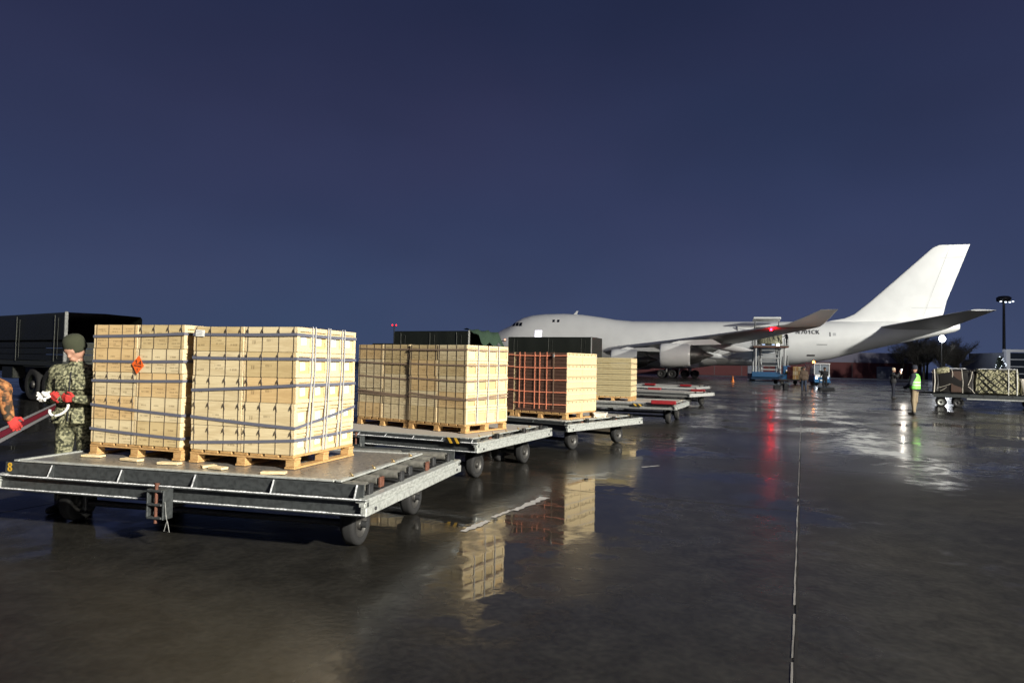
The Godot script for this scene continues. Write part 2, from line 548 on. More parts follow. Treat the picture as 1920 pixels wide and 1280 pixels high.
func ground_material(called: String, size: int, tile: float, seed: int, wet: float, bump: float, near := false) -> StandardMaterial3D:
	var ripple := 0.2
	var imgs := []
	for d in [[0.0035 * 1536.0 / size * 1.0, 5, 1], [0.16, 2, 2], [0.03, 3, 3], [0.0022 * 1536.0 / size, 3, 4]]:
		var f := FastNoiseLite.new()
		f.seed = seed * 10 + d[2]
		f.noise_type = FastNoiseLite.TYPE_SIMPLEX
		f.frequency = d[0]
		f.fractal_octaves = d[1]
		imgs.append(f.get_seamless_image(size, size).get_data())
	var n := size * size
	var rough := PackedByteArray()
	var col := PackedByteArray()
	var hgt := PackedFloat32Array()
	rough.resize(n); col.resize(n * 3); hgt.resize(n)
	var b0: PackedByteArray = imgs[0]
	var b1: PackedByteArray = imgs[1]
	var b2: PackedByteArray = imgs[2]
	var b3: PackedByteArray = imgs[3]
	for i in n:
		var wx := (i % size) * tile / size - tile * 0.5
		var wz := (i / size) * tile / size - tile
		# the slabs shed their water here: coarse damp concrete, no film
		var shed := 0.0
		if near:
			shed = clampf((-wz - 0.3) * 0.8, 0.0, 1.0) * (clampf((-0.9 - wx) * 0.9, 0.0, 1.0) * clampf((wz + 6.2) * 0.8, 0.0, 1.0) + clampf((wx - 1.7 + (wz + 4.0) * 0.35) * 0.9, 0.0, 1.0) * clampf((wz + 10.5) * 0.5, 0.0, 1.0))
		var pool := 0.0
		if near:
			pool = exp(-pow((wx + 0.15) / 0.40, 2.0) - pow((wz + 5.2) / 1.25, 2.0)) + exp(-pow((wx - 1.05 + (wz + 8.0) * 0.12) / 0.75, 2.0) - pow((wz + 7.9) / 2.3, 2.0))
		var lo := b0[i] / 255.0
		var hi := b1[i] / 255.0
		var mi := b2[i] / 255.0
		var st := b3[i] / 255.0
		# film of standing water fills the low spots; the aggregate stands out of it elsewhere
		var p := clampf((lo + (mi - 0.5) * 0.42 - wet - 0.30 * shed) * 2.8, 0.0, 1.0)
		p = maxf(p, clampf((pool - 0.36 + (mi - 0.5) * 0.8 + (lo - 0.5) * 0.6) * 3.0, 0.0, 1.0))
		var dry := 1.0 - p
		rough[i] = int(255.0 * clampf(0.035 + dry * (0.12 + 0.20 * st + 0.26 * shed), 0.0, 1.0))
		hgt[i] = dry * (hi * 0.55 + mi * 0.45) + p * 0.5 + ripple * p * mi
		var g := (0.15 + 0.055 * (st - 0.5) + 0.05 * (mi - 0.5) + 0.04 * (hi - 0.5))
		col[i * 3] = int(255.0 * clampf(g * 1.03, 0.0, 1.0))
		col[i * 3 + 1] = int(255.0 * clampf(g, 0.0, 1.0))
		col[i * 3 + 2] = int(255.0 * clampf(g * 0.93, 0.0, 1.0))
	var m := mt(called, Color.WHITE, 1.0)
	m.metallic_specular = 0.36   # reflectance of water
	m.albedo_texture = ImageTexture.create_from_image(Image.create_from_data(size, size, false, Image.FORMAT_RGB8, col))
	m.roughness_texture = ImageTexture.create_from_image(Image.create_from_data(size, size, false, Image.FORMAT_L8, rough))
	m.heightmap_enabled = true
	m.heightmap_texture = ImageTexture.create_from_image(Image.create_from_data(size, size, false, Image.FORMAT_RF, hgt.to_byte_array()))
	m.heightmap_scale = bump
	tri_map(m, V(1, 1, 1) / tile, true)
	return m

const JOINT := Vector3(1.43, 0, -3.44)
const JU := Vector3(0.3923, 0, -0.9198)
const JW := Vector3(0.9198, 0, 0.3923)

func make_ground() -> void:
	ground_material("wet_slab", 1536, 20.0, 4, 0.505, 0.2, true)
	ground_material("wet_slab_far", 1536, 20.0, 4, 0.505, 0.2)
	M.wet_slab_far.uv1_offset = V(0.5, 0, 0)
	M.wet_slab.uv1_offset = V(0.5, 0, 0)
	ground_material("wet_apron", 1024, 31.0, 5, 0.485, 0.45)
	var verge := mt("verge", lin(0.26, 0.27, 0.31), 0.95)
	verge.albedo_texture = noise_tex(512, 0.02, [0.0, 0.4, 0.6, 1.0], [grey(0.45), grey(0.7), grey(0.95), Color.WHITE], 61, 5)
	tri_map(verge, V(0.05, 0.05, 0.05), true)
	mt("sealant", lin(0.25, 0.24, 0.225), 0.7)
	mt("crack", lin(0.012, 0.011, 0.010), 0.6)
	mt("line_red", lin(0.26, 0.018, 0.03), 0.4)
	mt("line_white", lin(0.36, 0.35, 0.34), 0.45)
	var a := MB.new()
	a.quad(V(-1500, -0.03, -2500), V(1500, -0.03, -2500), V(1500, -0.03, 600), V(-1500, -0.03, 600), Vector3.UP)
	var g := part(self, "snow_dusted_field", a, M.verge)
	meta(g, "flat snow-dusted field reaching to the horizon", "", "", "structure")
	# the apron: a sheet, and on it the concrete slabs near the camera with open joints between them
	var ap := thing("apron", "wet dark concrete apron of large slabs", "")
	meta(ap, "", "", "", "structure")
	var s := MB.new()
	s.quad(V(-140, -0.008, -128), V(230, -0.008, -128), V(230, -0.008, 60), V(-140, -0.008, 60), Vector3.UP)
	part(ap, "apron_sheet", s, M.wet_apron)
	var gap := 0.014
	var sw := 7.2
	var sl := 9.0
	var bas := Basis(JW, Vector3.UP, -JU)
	for i in range(-5, 5):
		for j in range(-2, 6):
			var c := JOINT + JW * ((i + 0.5) * sw) + JU * ((j + 0.5) * sl + (-0.96 if i >= 0 else -4.55))
			var m := MB.new()
			m.cbox(V(0, 0, 0), V(sw - gap, 0.014, sl - gap), 0.004)
			var o := part(ap, "slab", m, M.wet_slab if c.z > -15.5 and absf(c.x) < 10.0 else M.wet_slab_far)
			o.transform = Transform3D(bas, c + V(0, -0.007, 0))
	# pale sealant bead squeezed out of the long joint, with a crack running beside it
	var m1 := MB.new()
	var m2 := MB.new()
	rng.seed = 11
	var wob := FastNoiseLite.new()
	wob.seed = 12
	wob.frequency = 0.9
	for i in 840:
		var ends := []
		for k in 2:
			var u := (i + k) * 0.06 - 3.0
			var p := JOINT + JU * u + JW * (wob.get_noise_1d(u) * 0.006 - 0.006)
			ends.append([p, 0.0075 + 0.006 * wob.get_noise_1d(u * 2.3 + 50.0), 0.006 + 0.022 * maxf(0.0, wob.get_noise_1d(u * 1.4 + 90.0) + 0.15)])
		var p: Vector3 = ends[0][0]
		var q: Vector3 = ends[1][0]
		if wob.get_noise_1d(i * 0.06 * 1.7 + 200.0) > -0.32:
			m1.quad(p - JW * ends[0][1] + V(0, 0.004, 0), p + JW * ends[0][1] * 0.4 + V(0, 0.006, 0), q + JW * ends[1][1] * 0.4 + V(0, 0.006, 0), q - JW * ends[1][1] + V(0, 0.004, 0), Vector3.UP)
		if i < 220:
			m2.quad(p + JW * 0.007 + V(0, 0.0045, 0), p + JW * (0.008 + ends[0][2]) + V(0, 0.0045, 0), q + JW * (0.008 + ends[1][2]) + V(0, 0.0045, 0), q + JW * 0.007 + V(0, 0.0045, 0), Vector3.UP)
	part(ap, "joint_sealant", m1, M.sealant)
	part(ap, "joint_crack", m2, M.crack)
	# red line with white borders, running away past the trucks
	var ra := V(-8.25, 0.004, -10.19)
	var rb := V(-25.84, 0.004, -43.86)
	var rd := (rb - ra).normalized()
	var rs := V(-rd.z, 0, rd.x)
	for k in 3:
		var mm := MB.new()
		strip(mm, ra + rs * (k - 1) * 0.18 + rd * -2.0, rb + rs * (k - 1) * 0.18, [0.11, 0.21, 0.11][k], 0.04, 60)
		part(ap, ["white_border_line", "red_line", "white_border_line"][k], mm, [M.line_white, M.line_red, M.line_white][k])
	# remains of an old white marking
	var mw := MB.new()
	for d in [[V(-0.42, 0.004, -6.35), V(-0.20, 0.004, -6.8), 0.07], [V(-0.16, 0.004, -6.95), V(0.02, 0.004, -7.3), 0.05], [V(0.06, 0.004, -7.3), V(0.42, 0.004, -8.05), 0.09], [V(2.05, 0.004, -10.6), V(2.35, 0.004, -10.8), 0.05]]:
		strip(mw, d[0], d[1], d[2], 0.5, 12)
	part(ap, "worn_marking", mw, M.line_white)
# ---------- wooden pallet: top boards, stringers, blocks and runners
func make_pallet(label: String, at: Vector3, turn: float, L: float, W: float) -> void:
	# local origin at the corner: the pallet spans x in [-L, 0], z in [-W, 0], top at y 0.12
	var t := thing("wooden_pallet", label, "pallet", at, turn, "wooden pallets under the crate stacks")
	for k in 7:
		bx(t, "top_board", V(-L * (k + 0.5) / 7.0, 0.108, -W * 0.5), V(L / 7.0 - 0.035 + 0.015 * (k % 2), 0.022, W), M.pallet_wood, 0.003)
	for k in 3:
		var z := [-0.05, -W * 0.5, -W + 0.05][k] as float
		bx(t, "stringer", V(-L * 0.5, 0.086, z), V(L, 0.02, 0.09), M.pallet_wood, 0.003)
		var x := [-0.05, -L * 0.5, -L + 0.05][k] as float
		bx(t, "runner", V(x, 0.0095, -W * 0.5), V(0.1, 0.018, W + 0.01), M.pallet_wood, 0.003)
		for j in 3:
			bx(t, "block", V(x, 0.047, [-0.05, -W * 0.5, -W + 0.05][j]), V(0.09, 0.056, 0.09), M.pallet_wood, 0.003)

# ---------- wire-bound crate with framed ends; origin at the corner, spans x [-L,0], y [0,H], z [-W,0]
func make_crate(L: float, W: float, H: float, variant: int, ties: bool, tag: bool) -> Node3D:
	var t := Node3D.new()
	var e := 0.016
	var m := MB.new()
	var x0 := -L + e
	var x1 := -e
	var g := 0.002
	# long faces carry the stencil print
	m.quv(V(x0, H - g, -g), V(x1, H - g, -g), V(x1, g, -g), V(x0, g, -g), V(0, 0, 1))
	m.quv(V(x1, H - g, -W + g), V(x0, H - g, -W + g), V(x0, g, -W + g), V(x1, g, -W + g), V(0, 0, -1))
	m.quad(V(x0, H - g, -g), V(x1, H - g, -g), V(x1, H - g, -W + g), V(x0, H - g, -W + g), Vector3.UP)
	m.quad(V(x0, g, -g), V(x1, g, -g), V(x1, g, -W + g), V(x0, g, -W + g), Vector3.DOWN)
	m.quad(V(x0, g, -g), V(x0, H - g, -g), V(x0, H - g, -W + g), V(x0, g, -W + g), Vector3.LEFT)
	m.quad(V(x1, g, -g), V(x1, H - g, -g), V(x1, H - g, -W + g), V(x1, g, -W + g), Vector3.RIGHT)
	part(t, "body", m, M["crate_print_%d" % variant])
	# frame of cleats round each end
	for s in [0, 1]:
		var xc := -e * 0.5 if s == 0 else -L + e * 0.5
		var c := 0.036
		bx(t, "end_cleat", V(xc, H - c * 0.5 - g, -W * 0.5), V(e, c, W - 2 * g), M.pine_pale, 0.002)
		bx(t, "end_cleat", V(xc, c * 0.5 + g, -W * 0.5), V(e, c, W - 2 * g), M.pine_pale, 0.002)
		bx(t, "end_cleat", V(xc, H * 0.5, -c * 0.5 - g), V(e - 0.001, H - 2 * c - 2 * g, c), M.pine_pale, 0.002)
		bx(t, "end_cleat", V(xc, H * 0.5, -W + c * 0.5 + g), V(e - 0.001, H - 2 * c - 2 * g, c), M.pine_pale, 0.002)
		if s == 0:
			bx(t, "handle_batten", V(-e * 0.5 - 0.002, H * 0.74, -W * 0.5), V(e - 0.004, 0.022, W - 2 * c - 0.006), M.pine, 0.002)
			if tag:
				bx(t, "paper_label", V(-e + 0.002, H * 0.45, -W * 0.46), V(0.002, 0.07, 0.075), M.paper, 0.0, Basis(Vector3.RIGHT, 0.06))
	# four wire bands round the crate
	for k in 4:
		var x := [-0.035, -L * 0.345, -L * 0.655, -L + 0.035][k] as float
		var b := MB.new()
		for z in [0.0, -W]:
			b.box(V(x, H * 0.5, z), V(0.0036, H, 0.004))
		b.box(V(x, H - 0.001, -W * 0.5), V(0.0045, 0.004, W))
		if ties:
			for q in [[-0.016, -0.030], [0.012, -0.048], [0.004, -0.02]]:
				b.tube([V(x, H - 0.012, 0.001), V(x + q[0] * 0.4, H - 0.03, 0.006), V(x + q[0], H - 0.03 + q[1], 0.005)], 0.0025, 4)
		part(t, "wire_band", b, M.wire)
	return t

# long plank crate without bands (the stacks farther down the train)
func make_plank_crate(L: float, W: float, H: float, side: Material, endm: Material) -> Node3D:
	var t := Node3D.new()
	for k in 3:
		var h := H / 3.0
		for z in [-0.009, -W + 0.009]:
			bx(t, "side_plank", V(-L * 0.5, h * (k + 0.5), z), V(L - 0.03, h - 0.008, 0.018), side, 0.002)
	bx(t, "lid", V(-L * 0.5, H - 0.009, -W * 0.5), V(L - 0.032, 0.012, W - 0.04), side)
	for s in [0, 1]:
		var x := -0.008 if s == 0 else -L + 0.008
		bx(t, "end_panel", V(x, H * 0.46, -W * 0.5), V(0.014, H * 0.86, W - 0.006), endm, 0.002)
		bx(t, "end_rail", V(x, H * 0.945, -W * 0.5), V(0.015, H * 0.09, W - 0.004), endm, 0.002)
		for k in 4:
			bx(t, "corner_slot", V(x + (0.008 if s == 0 else -0.008), H * 0.86, -W * (0.12 + 0.25 * k)), V(0.003, 0.03, 0.016), M.ink)
	return t

const LAYER := ["bottom", "second", "third", "fourth", "top"]

# a stack of 2 x 4 x 5 banded crates; cols says which rows of the end column are built
func crate_stack(at: Vector3, turn: float, L: float, W: float, H: float, which: String, variants: Array, ties_from: float, rows: int, tags: bool) -> Node3D:
	var frame := Node3D.new()
	add_child(frame)
	frame.position = at
	frame.rotation.y = turn
	var protos := {}
	for k in 5:
		for c in rows + 1:
			var front := c == rows      # the other crate of the long side
			var row := 0 if front else c
			var ties := row == 0 and rng.randf() < ties_from
			var v: int = variants[rng.randi() % variants.size()] + 4 * [0, 0, 1, 2][rng.randi() % 4]
			var key := [v, ties, tags and row < 4 and not front]
			if not protos.has(key):
				protos[key] = make_crate(L, W, H, v, ties, key[2])
			var o: Node3D = protos[key].duplicate()
			o.name = numbered("wooden_crate")
			add_child(o)
			var jx := rng.randf_range(-0.005, 0.005)
			var jz := rng.randf_range(-0.004, 0.004)
			var lp := V((-L - 0.004 if front else 0.0) + jx, k * H, -row * (W + 0.003) + jz)
			o.transform = frame.transform * Transform3D(Basis(Vector3.UP, rng.randf_range(-0.004, 0.004)), lp)
			var col: String = "inner long-side column" if front else ["corner column", "second end column", "third end column", "last end column"][row]
			meta(o, "wire-banded wooden crate, %s layer, %s, %s" % [LAYER[k], col, which], "crate", "crates of the " + which)
	for p in protos.values():
		p.free()
	remove_child(frame)
	return frame

# flat strap round a stack: heights (in metres above the crates' base) at front-inner, corner, far corner
func strap_round(fr: Node3D, L: float, W: float, hs: Array, label: String, mat: Material, group: String, wd := 0.026) -> void:
	var o := 0.006
	var pts := [V(-L - o, hs[0], o), V(o, hs[1], o), V(o, hs[2], -W - o), V(-L - o, hs[2], -W - o), V(-L - o, hs[0], o)]
	var m := MB.new()
	for i in 4:
		var a: Vector3 = pts[i]
		var b: Vector3 = pts[i + 1]
		var outd: Vector3 = [V(0, 0, 1), V(1, 0, 0), V(0, 0, -1), V(-1, 0, 0)][i]
		var n := 8
		for k in n:
			var p := a.lerp(b, float(k) / n)
			var q := a.lerp(b, float(k + 1) / n)
			p.y -= sin(PI * k / n) * 0.004
			q.y -= sin(PI * (k + 1) / n) * 0.004
			var u := V(0, wd * 0.5, 0)
			m.quad(p + u, q + u, q - u, p - u, outd)
			m.quad(p + u, q + u, q + u - outd * 0.002, p + u - outd * 0.002, Vector3.UP)
			m.quad(p - u, q - u, q - u - outd * 0.002, p - u - outd * 0.002, Vector3.DOWN)
	var s := part(self, "strap", m, mat)
	s.transform = fr.transform
	meta(s, label, "strap", group)

# strap over the top of a stack and down its end, at depth z
func strap_over(fr: Node3D, L: float, z: float, H: float, label: String, mat: Material, group: String, sway: float) -> void:
	var o := 0.011
	var m := MB.new()
	var w := 0.008
	var pts := [V(o, 0.005, z + sway), V(o + 0.004, H * 0.3, z + sway * 0.7), V(o, H * 0.65, z), V(o, H + o, z), V(-L - o, H + o, z), V(-L - o, 0.005, z)]
	for i in pts.size() - 1:
		var a: Vector3 = pts[i]
		var b: Vector3 = pts[i + 1]
		var outd := V(1, 0, 0) if i < 3 else (Vector3.UP if i == 3 else V(-1, 0, 0))
		var s := V(0, 0, w)
		m.quad(a - s, a + s, b + s, b - s, outd)
		m.quad(a - s - outd * 0.002, a + s - outd * 0.002, b + s - outd * 0.002, b - s - outd * 0.002, -outd)
	var p := part(self, "tie_down_strap", m, mat)
	p.transform = fr.transform
	meta(p, label, "strap", group)

func text(parent: Node, called: String, s: String, size: float, at: Vector3, b: Basis, mat: Material, depth := 0.002, bold := true) -> MeshInstance3D:
	var f := SystemFont.new()
	f.font_names = PackedStringArray(["Droid Sans"])
	f.font_weight = 700 if bold else 400
	var tm := TextMesh.new()
	tm.text = s
	tm.font = f
	tm.font_size = 64
	tm.pixel_size = size / 46.0
	tm.depth = depth
	var o := MeshInstance3D.new()
	o.name = called
	o.mesh = tm
	tm.material = mat
	parent.add_child(o, true)
	o.transform = Transform3D(b, at)
	return o
func wheel(parent: Node, at: Vector3, r: float, w: float, rim: Material, b := Basis.IDENTITY) -> void:
	# turned about the local x axis
	var t := Node3D.new()
	t.name = "wheel"
	parent.add_child(t, true)
	t.transform = Transform3D(b, at)
	var ax := Basis(Vector3.FORWARD, PI / 2)
	var m := MB.new()
	m.lathe([Vector2(r * 0.62, -w * 0.42), Vector2(r * 0.86, -w * 0.5), Vector2(r * 0.97, -w * 0.40), Vector2(r, -w * 0.2), Vector2(r, w * 0.2), Vector2(r * 0.97, w * 0.40), Vector2(r * 0.86, w * 0.5), Vector2(r * 0.62, w * 0.42), Vector2(r * 0.60, 0), Vector2(r * 0.62, -w * 0.42)], Vector3.ZERO, ax, 28)
	part(t, "tyre", m, M.rubber)
	m = MB.new()
	m.lathe([Vector2(r * 0.61, -w * 0.40), Vector2(r * 0.56, -w * 0.40), Vector2(r * 0.50, -w * 0.22), Vector2(r * 0.30, -w * 0.20), Vector2(r * 0.01, -w * 0.20)], Vector3.ZERO, ax, 24)
	m.lathe([Vector2(r * 0.61, w * 0.40), Vector2(r * 0.56, w * 0.40), Vector2(r * 0.50, w * 0.22), Vector2(r * 0.30, w * 0.20), Vector2(r * 0.01, w * 0.20)], Vector3.ZERO, ax, 24)
	part(t, "rim", m, rim)
	m = MB.new()
	m.lathe([Vector2(0.001, -w * 0.46), Vector2(r * 0.12, -w * 0.46), Vector2(r * 0.23, -w * 0.40), Vector2(r * 0.24, 0), Vector2(r * 0.23, w * 0.40), Vector2(r * 0.12, w * 0.46), Vector2(0.001, w * 0.46)], Vector3.ZERO, ax, 14)
	part(t, "hub", m, M.rim)

func channel(parent: Node, called: String, x0: float, x1: float, z: float, face: float, y0: float, h: float, mat: Material) -> MeshInstance3D:
	var m := MB.new()
	var L := x1 - x0
	var xc := (x0 + x1) * 0.5
	m.box(V(xc, y0 + h * 0.5, z - face * 0.05), V(L, h - 0.02, 0.01))
	m.cbox(V(xc, y0 + h - 0.006, z - face * 0.03), V(L, 0.012, 0.07), 0.003)
	m.cbox(V(xc, y0 + 0.006, z - face * 0.03), V(L, 0.012, 0.07), 0.003)
	return part(parent, called, m, mat)

# uneven rim of frozen snow lying along an edge
func frost_rim(m: MB, a: Vector3, b: Vector3, w: float, h: float) -> void:
	var n := int(a.distance_to(b) / 0.05)
	var d := (b - a).normalized()
	var s := V(-d.z, 0, d.x).normalized()
	var rows := []
	for i in n + 1:
		var p := a.lerp(b, float(i) / n)
		var k := rng.randf_range(0.55, 1.25)
		rows.append(PackedVector3Array([p - s * w * 0.5 * k, p - s * w * 0.22 + V(0, h * k, 0), p + s * w * 0.22 + V(0, h * k, 0), p + s * w * 0.5 * k]))
	m.grid(rows, false, 0)

func make_dolly(label: String, C: Vector3, turn: float, W: float, D: float, y0: float, y1: float, o: Dictionary) -> Node3D:
	var t := thing("cargo_dolly", label, "dolly", C, turn, "train of cargo dollies on the apron")
	var steel: Material = o.get("steel", M.dolly_steel)
	var rail: Material = o.get("rail", M.rail_aluminium)
	var ch := 0.125
	var top := y1 - 0.012
	# side beams with upright guide plates and gussets
	for s in [0, 1]:
		var z := 0.0 if s == 0 else -D
		var f := 1.0 if s == 0 else -1.0
		channel(t, "side_beam", -W, 0.0, z, f, y0, ch, steel)
		var m := MB.new()
		m.cbox(V(-W * 0.5, (y0 + ch + top) * 0.5, z - f * 0.075), V(W - 0.10, top - y0 - ch, 0.010), 0.003)
		part(t, "guide_plate", m, steel)
		if s == 0 or o.get("detail", false):
			var x := -0.10
			while x > -W + 0.05:
				var g := MB.new()
				g.prism([Vector2(0, 0), Vector2(0.058, 0), Vector2(0.01, top - y0 - ch - 0.005), Vector2(0, top - y0 - ch - 0.005)], V(x - 0.006, y0 + ch + 0.001, z - f * 0.069), V(0, 0, f), Vector3.UP, V(0.012, 0, 0))
				part(t, "gusset", g, steel)
				if o.get("frost", false) and s == 0:
					var fg := MB.new()
					fg.quad(V(x + 0.007, y0 + ch, z - 0.004), V(x - 0.007, y0 + ch, z - 0.004), V(x - 0.007, top, z - 0.052), V(x + 0.007, top, z - 0.052), V(0, 0.3, 1))
					part(t, "gusset_frost", fg, M.frost)
				x -= o.get("gusset", 0.72)
	if o.get("frost", false):
		var m := MB.new()
		frost_rim(m, V(-W, y0 + ch, -0.012), V(0, y0 + ch, -0.012), 0.030, 0.007)
		frost_rim(m, V(-W, y0 + 0.012, -0.006), V(0, y0 + 0.012, -0.006), 0.020, 0.006)
		part(t, "frost", m, M.frost)
	# end rails: pale extrusions with a groove
	for s in [0, 1]:
		var x := 0.0 if s == 0 else -W
		var f := 1.0 if s == 0 else -1.0
		var m := MB.new()
		m.cbox(V(x - f * 0.02, y0 + 0.035, -D * 0.5), V(0.05, 0.07, D), 0.006)
		m.cbox(V(x - f * 0.035, y0 + 0.085, -D * 0.5), V(0.05, 0.03, D - 0.004), 0.004)
		m.cbox(V(x - f * 0.045, y0 + 0.115, -D * 0.5), V(0.09, 0.03, D), 0.006)
		part(t, "end_rail", m, rail)
		for z in [-0.16, -D + 0.16]:
			var b := MB.new()
			b.lathe([Vector2(0.014, 0), Vector2(0.014, 0.012), Vector2(0.001, 0.014)], V(x + f * 0.004, y0 + 0.04, z), Basis(Vector3.FORWARD, f * PI / 2), 8)
			part(t, "bolt", b, M.dolly_dark)
	# deck frame and rollers
	for z in [-D * 0.22, -D * 0.5, -D * 0.78]:
		bx(t, "cross_member", V(-W * 0.5, y0 + 0.05, z), V(W - 0.12, 0.10, 0.06), M.dolly_dark)
	bx(t, "deck_tray", V(-W * 0.5, y0 + 0.105, -D * 0.5), V(W - 0.2, 0.006, D - 0.2), M.dolly_dark)
	var nr := 7
	for k in nr:
		var z := -D * (k + 0.7) / (nr + 0.4)
		var ry := y1 - 0.013 - 0.042
		for seg in [[-0.10 - 0.05 * (k % 2), -0.50 - 0.05 * (k % 2)], [-0.62, -W + 0.62], [-W + 0.5, -W + 0.12]]:
			var m := MB.new()
			m.tube([V(seg[0], ry, z), V(seg[1], ry, z)], 0.042, 12)
			m.tube([V(seg[0] + 0.03, ry, z), V(seg[1] - 0.03, ry, z)], 0.014, 8)
			part(t, "roller", m, M.roller)
		for x in [-0.07 - 0.05 * (k % 2), -0.56]:
			bx(t, "roller_bracket", V(x, ry - 0.012, z), V(0.022, 0.085, 0.075), M.rust if k % 3 == 1 else M.dolly_dark, 0.004)
	if o.get("stops", false):
		for z in [-D * 0.25, -D * 0.6, -D * 0.85]:
			bx(t, "pallet_stop", V(-0.045, y0 + 0.165, z), V(0.05, 0.07, 0.07), M.black_paint, 0.006)
	# running gear
	var wr: float = o.get("wr", 0.185)
	for z in [-o.get("wz", 0.55), -D + o.get("wz", 0.55)]:
		for x in [-o.get("wx", 0.34), -W + o.get("wx", 0.34)]:
			wheel(t, V(x, wr, z), wr, 0.12, M.rim)
			bx(t, "axle_arm", V(x - signf(x + W * 0.5) * 0.11, wr + 0.06, z), V(0.04, 0.26, 0.09), M.dolly_dark, 0.006)
		tb(t, "axle", [V(-0.25, wr, z), V(-W + 0.25, wr, z)], 0.03, M.dolly_dark, 8)
	if o.get("inner_wheels", false):
		wheel(t, V(-0.72, wr, -D + o.get("wz", 0.55)), wr, 0.12, M.rim)
	# coupling housing in the middle of the near side
	if o.get("hitch", true):
		var h := Node3D.new()
		h.name = "coupling"
		t.add_child(h, true)
		h.position = V(-W * 0.5, y0, 0.06)
		for x in [-0.075, 0.075]:
			bx(h, "coupling_cheek", V(x, 0.0, 0.0), V(0.016, 0.24, 0.11), steel, 0.004)
		for y in [0.11, 0.0, -0.105]:
			bx(h, "coupling_plate", V(0, y, 0.005), V(0.135, 0.018, 0.12), steel, 0.004)
		tb(h, "coupling_pin", [V(0, -0.15, 0.04), V(0, 0.14, 0.04), V(0, 0.17, 0.035)], [0.013, 0.013, 0.024], M.rust, 8)
		tb(h, "drawbar", [V(0, -0.03, -0.05), V(0, -0.03, -D * 0.35)], 0.035, M.dolly_dark, 8)
		tb(h, "latch_wire", [V(0.10, 0.03, 0.06), V(0.115, -0.08, 0.06), V(0.125, -0.12, 0.06), V(0.10, -0.2, 0.06), V(0.15, -0.205, 0.06), V(0.13, -0.12, 0.06)], 0.0035, M.steel_pale, 5)
	return t

# aluminium air-cargo sheet lying on the rollers, with a rail and lashing rings round its edge
func make_sheet(label: String, C: Vector3, turn: float, x0: float, x1: float, z0: float, z1: float, y: float, mat: Material, railm: Material) -> void:
	var t := thing("cargo_sheet", label, "cargo pallet", C, turn, "aluminium sheets under the cargo")
	var xc := (x0 + x1) * 0.5
	var zc := (z0 + z1) * 0.5
	bx(t, "plate", V(xc, y - 0.007, zc), V(x0 - x1 - 0.08, 0.010, z0 - z1 - 0.08), mat, 0.002)
	for e in [[V(x0 - 0.02, y - 0.001, zc), V(0.055, 0.018, z0 - z1)], [V(x1 + 0.02, y - 0.001, zc), V(0.055, 0.018, z0 - z1)], [V(xc, y - 0.002, z0 - 0.02), V(x0 - x1 - 0.12, 0.016, 0.055)], [V(xc, y - 0.002, z1 + 0.02), V(x0 - x1 - 0.12, 0.016, 0.055)]]:
		bx(t, "edge_rail", e[0], e[1], railm, 0.004)
	var n := int((z0 - z1) / 0.4)
	for k in n:
		var z := z0 - 0.2 - k * 0.42
		var b := Basis(V(0, 0, 1), 0.9) * Basis(V(0, 1, 0), 0.5)
		var pts := []
		for i in 11:
			var a := TAU * i / 10.0
			pts.append(V(x0 - 0.01, y + 0.022, z) + b * V(0, cos(a) * 0.022, sin(a) * 0.016))
		var m := MB.new()
		m.tube(pts, 0.0045, 6, false)
		m.box(V(x0 - 0.01, y + 0.010, z), V(0.03, 0.006, 0.03))
		part(t, "lashing_ring", m, M.brass)

func hazard_stripes(parent: Node, at: Vector3, w: float, h: float) -> void:
	bx(parent, "warning_plate", at, V(w, h, 0.004), M.black_paint)
	for k in 2:
		var m := MB.new()
		var x := -w * 0.5 + w * (0.12 + 0.46 * k)
		m.prism([Vector2(x, h * 0.48), Vector2(x + w * 0.18, h * 0.48), Vector2(x + w * 0.38, -h * 0.48), Vector2(x + w * 0.2, -h * 0.48)], at + V(0, 0, 0.002), Vector3.RIGHT, Vector3.UP, V(0, 0, 0.003))
		part(parent, "warning_stripe", m, M.yellow_paint)
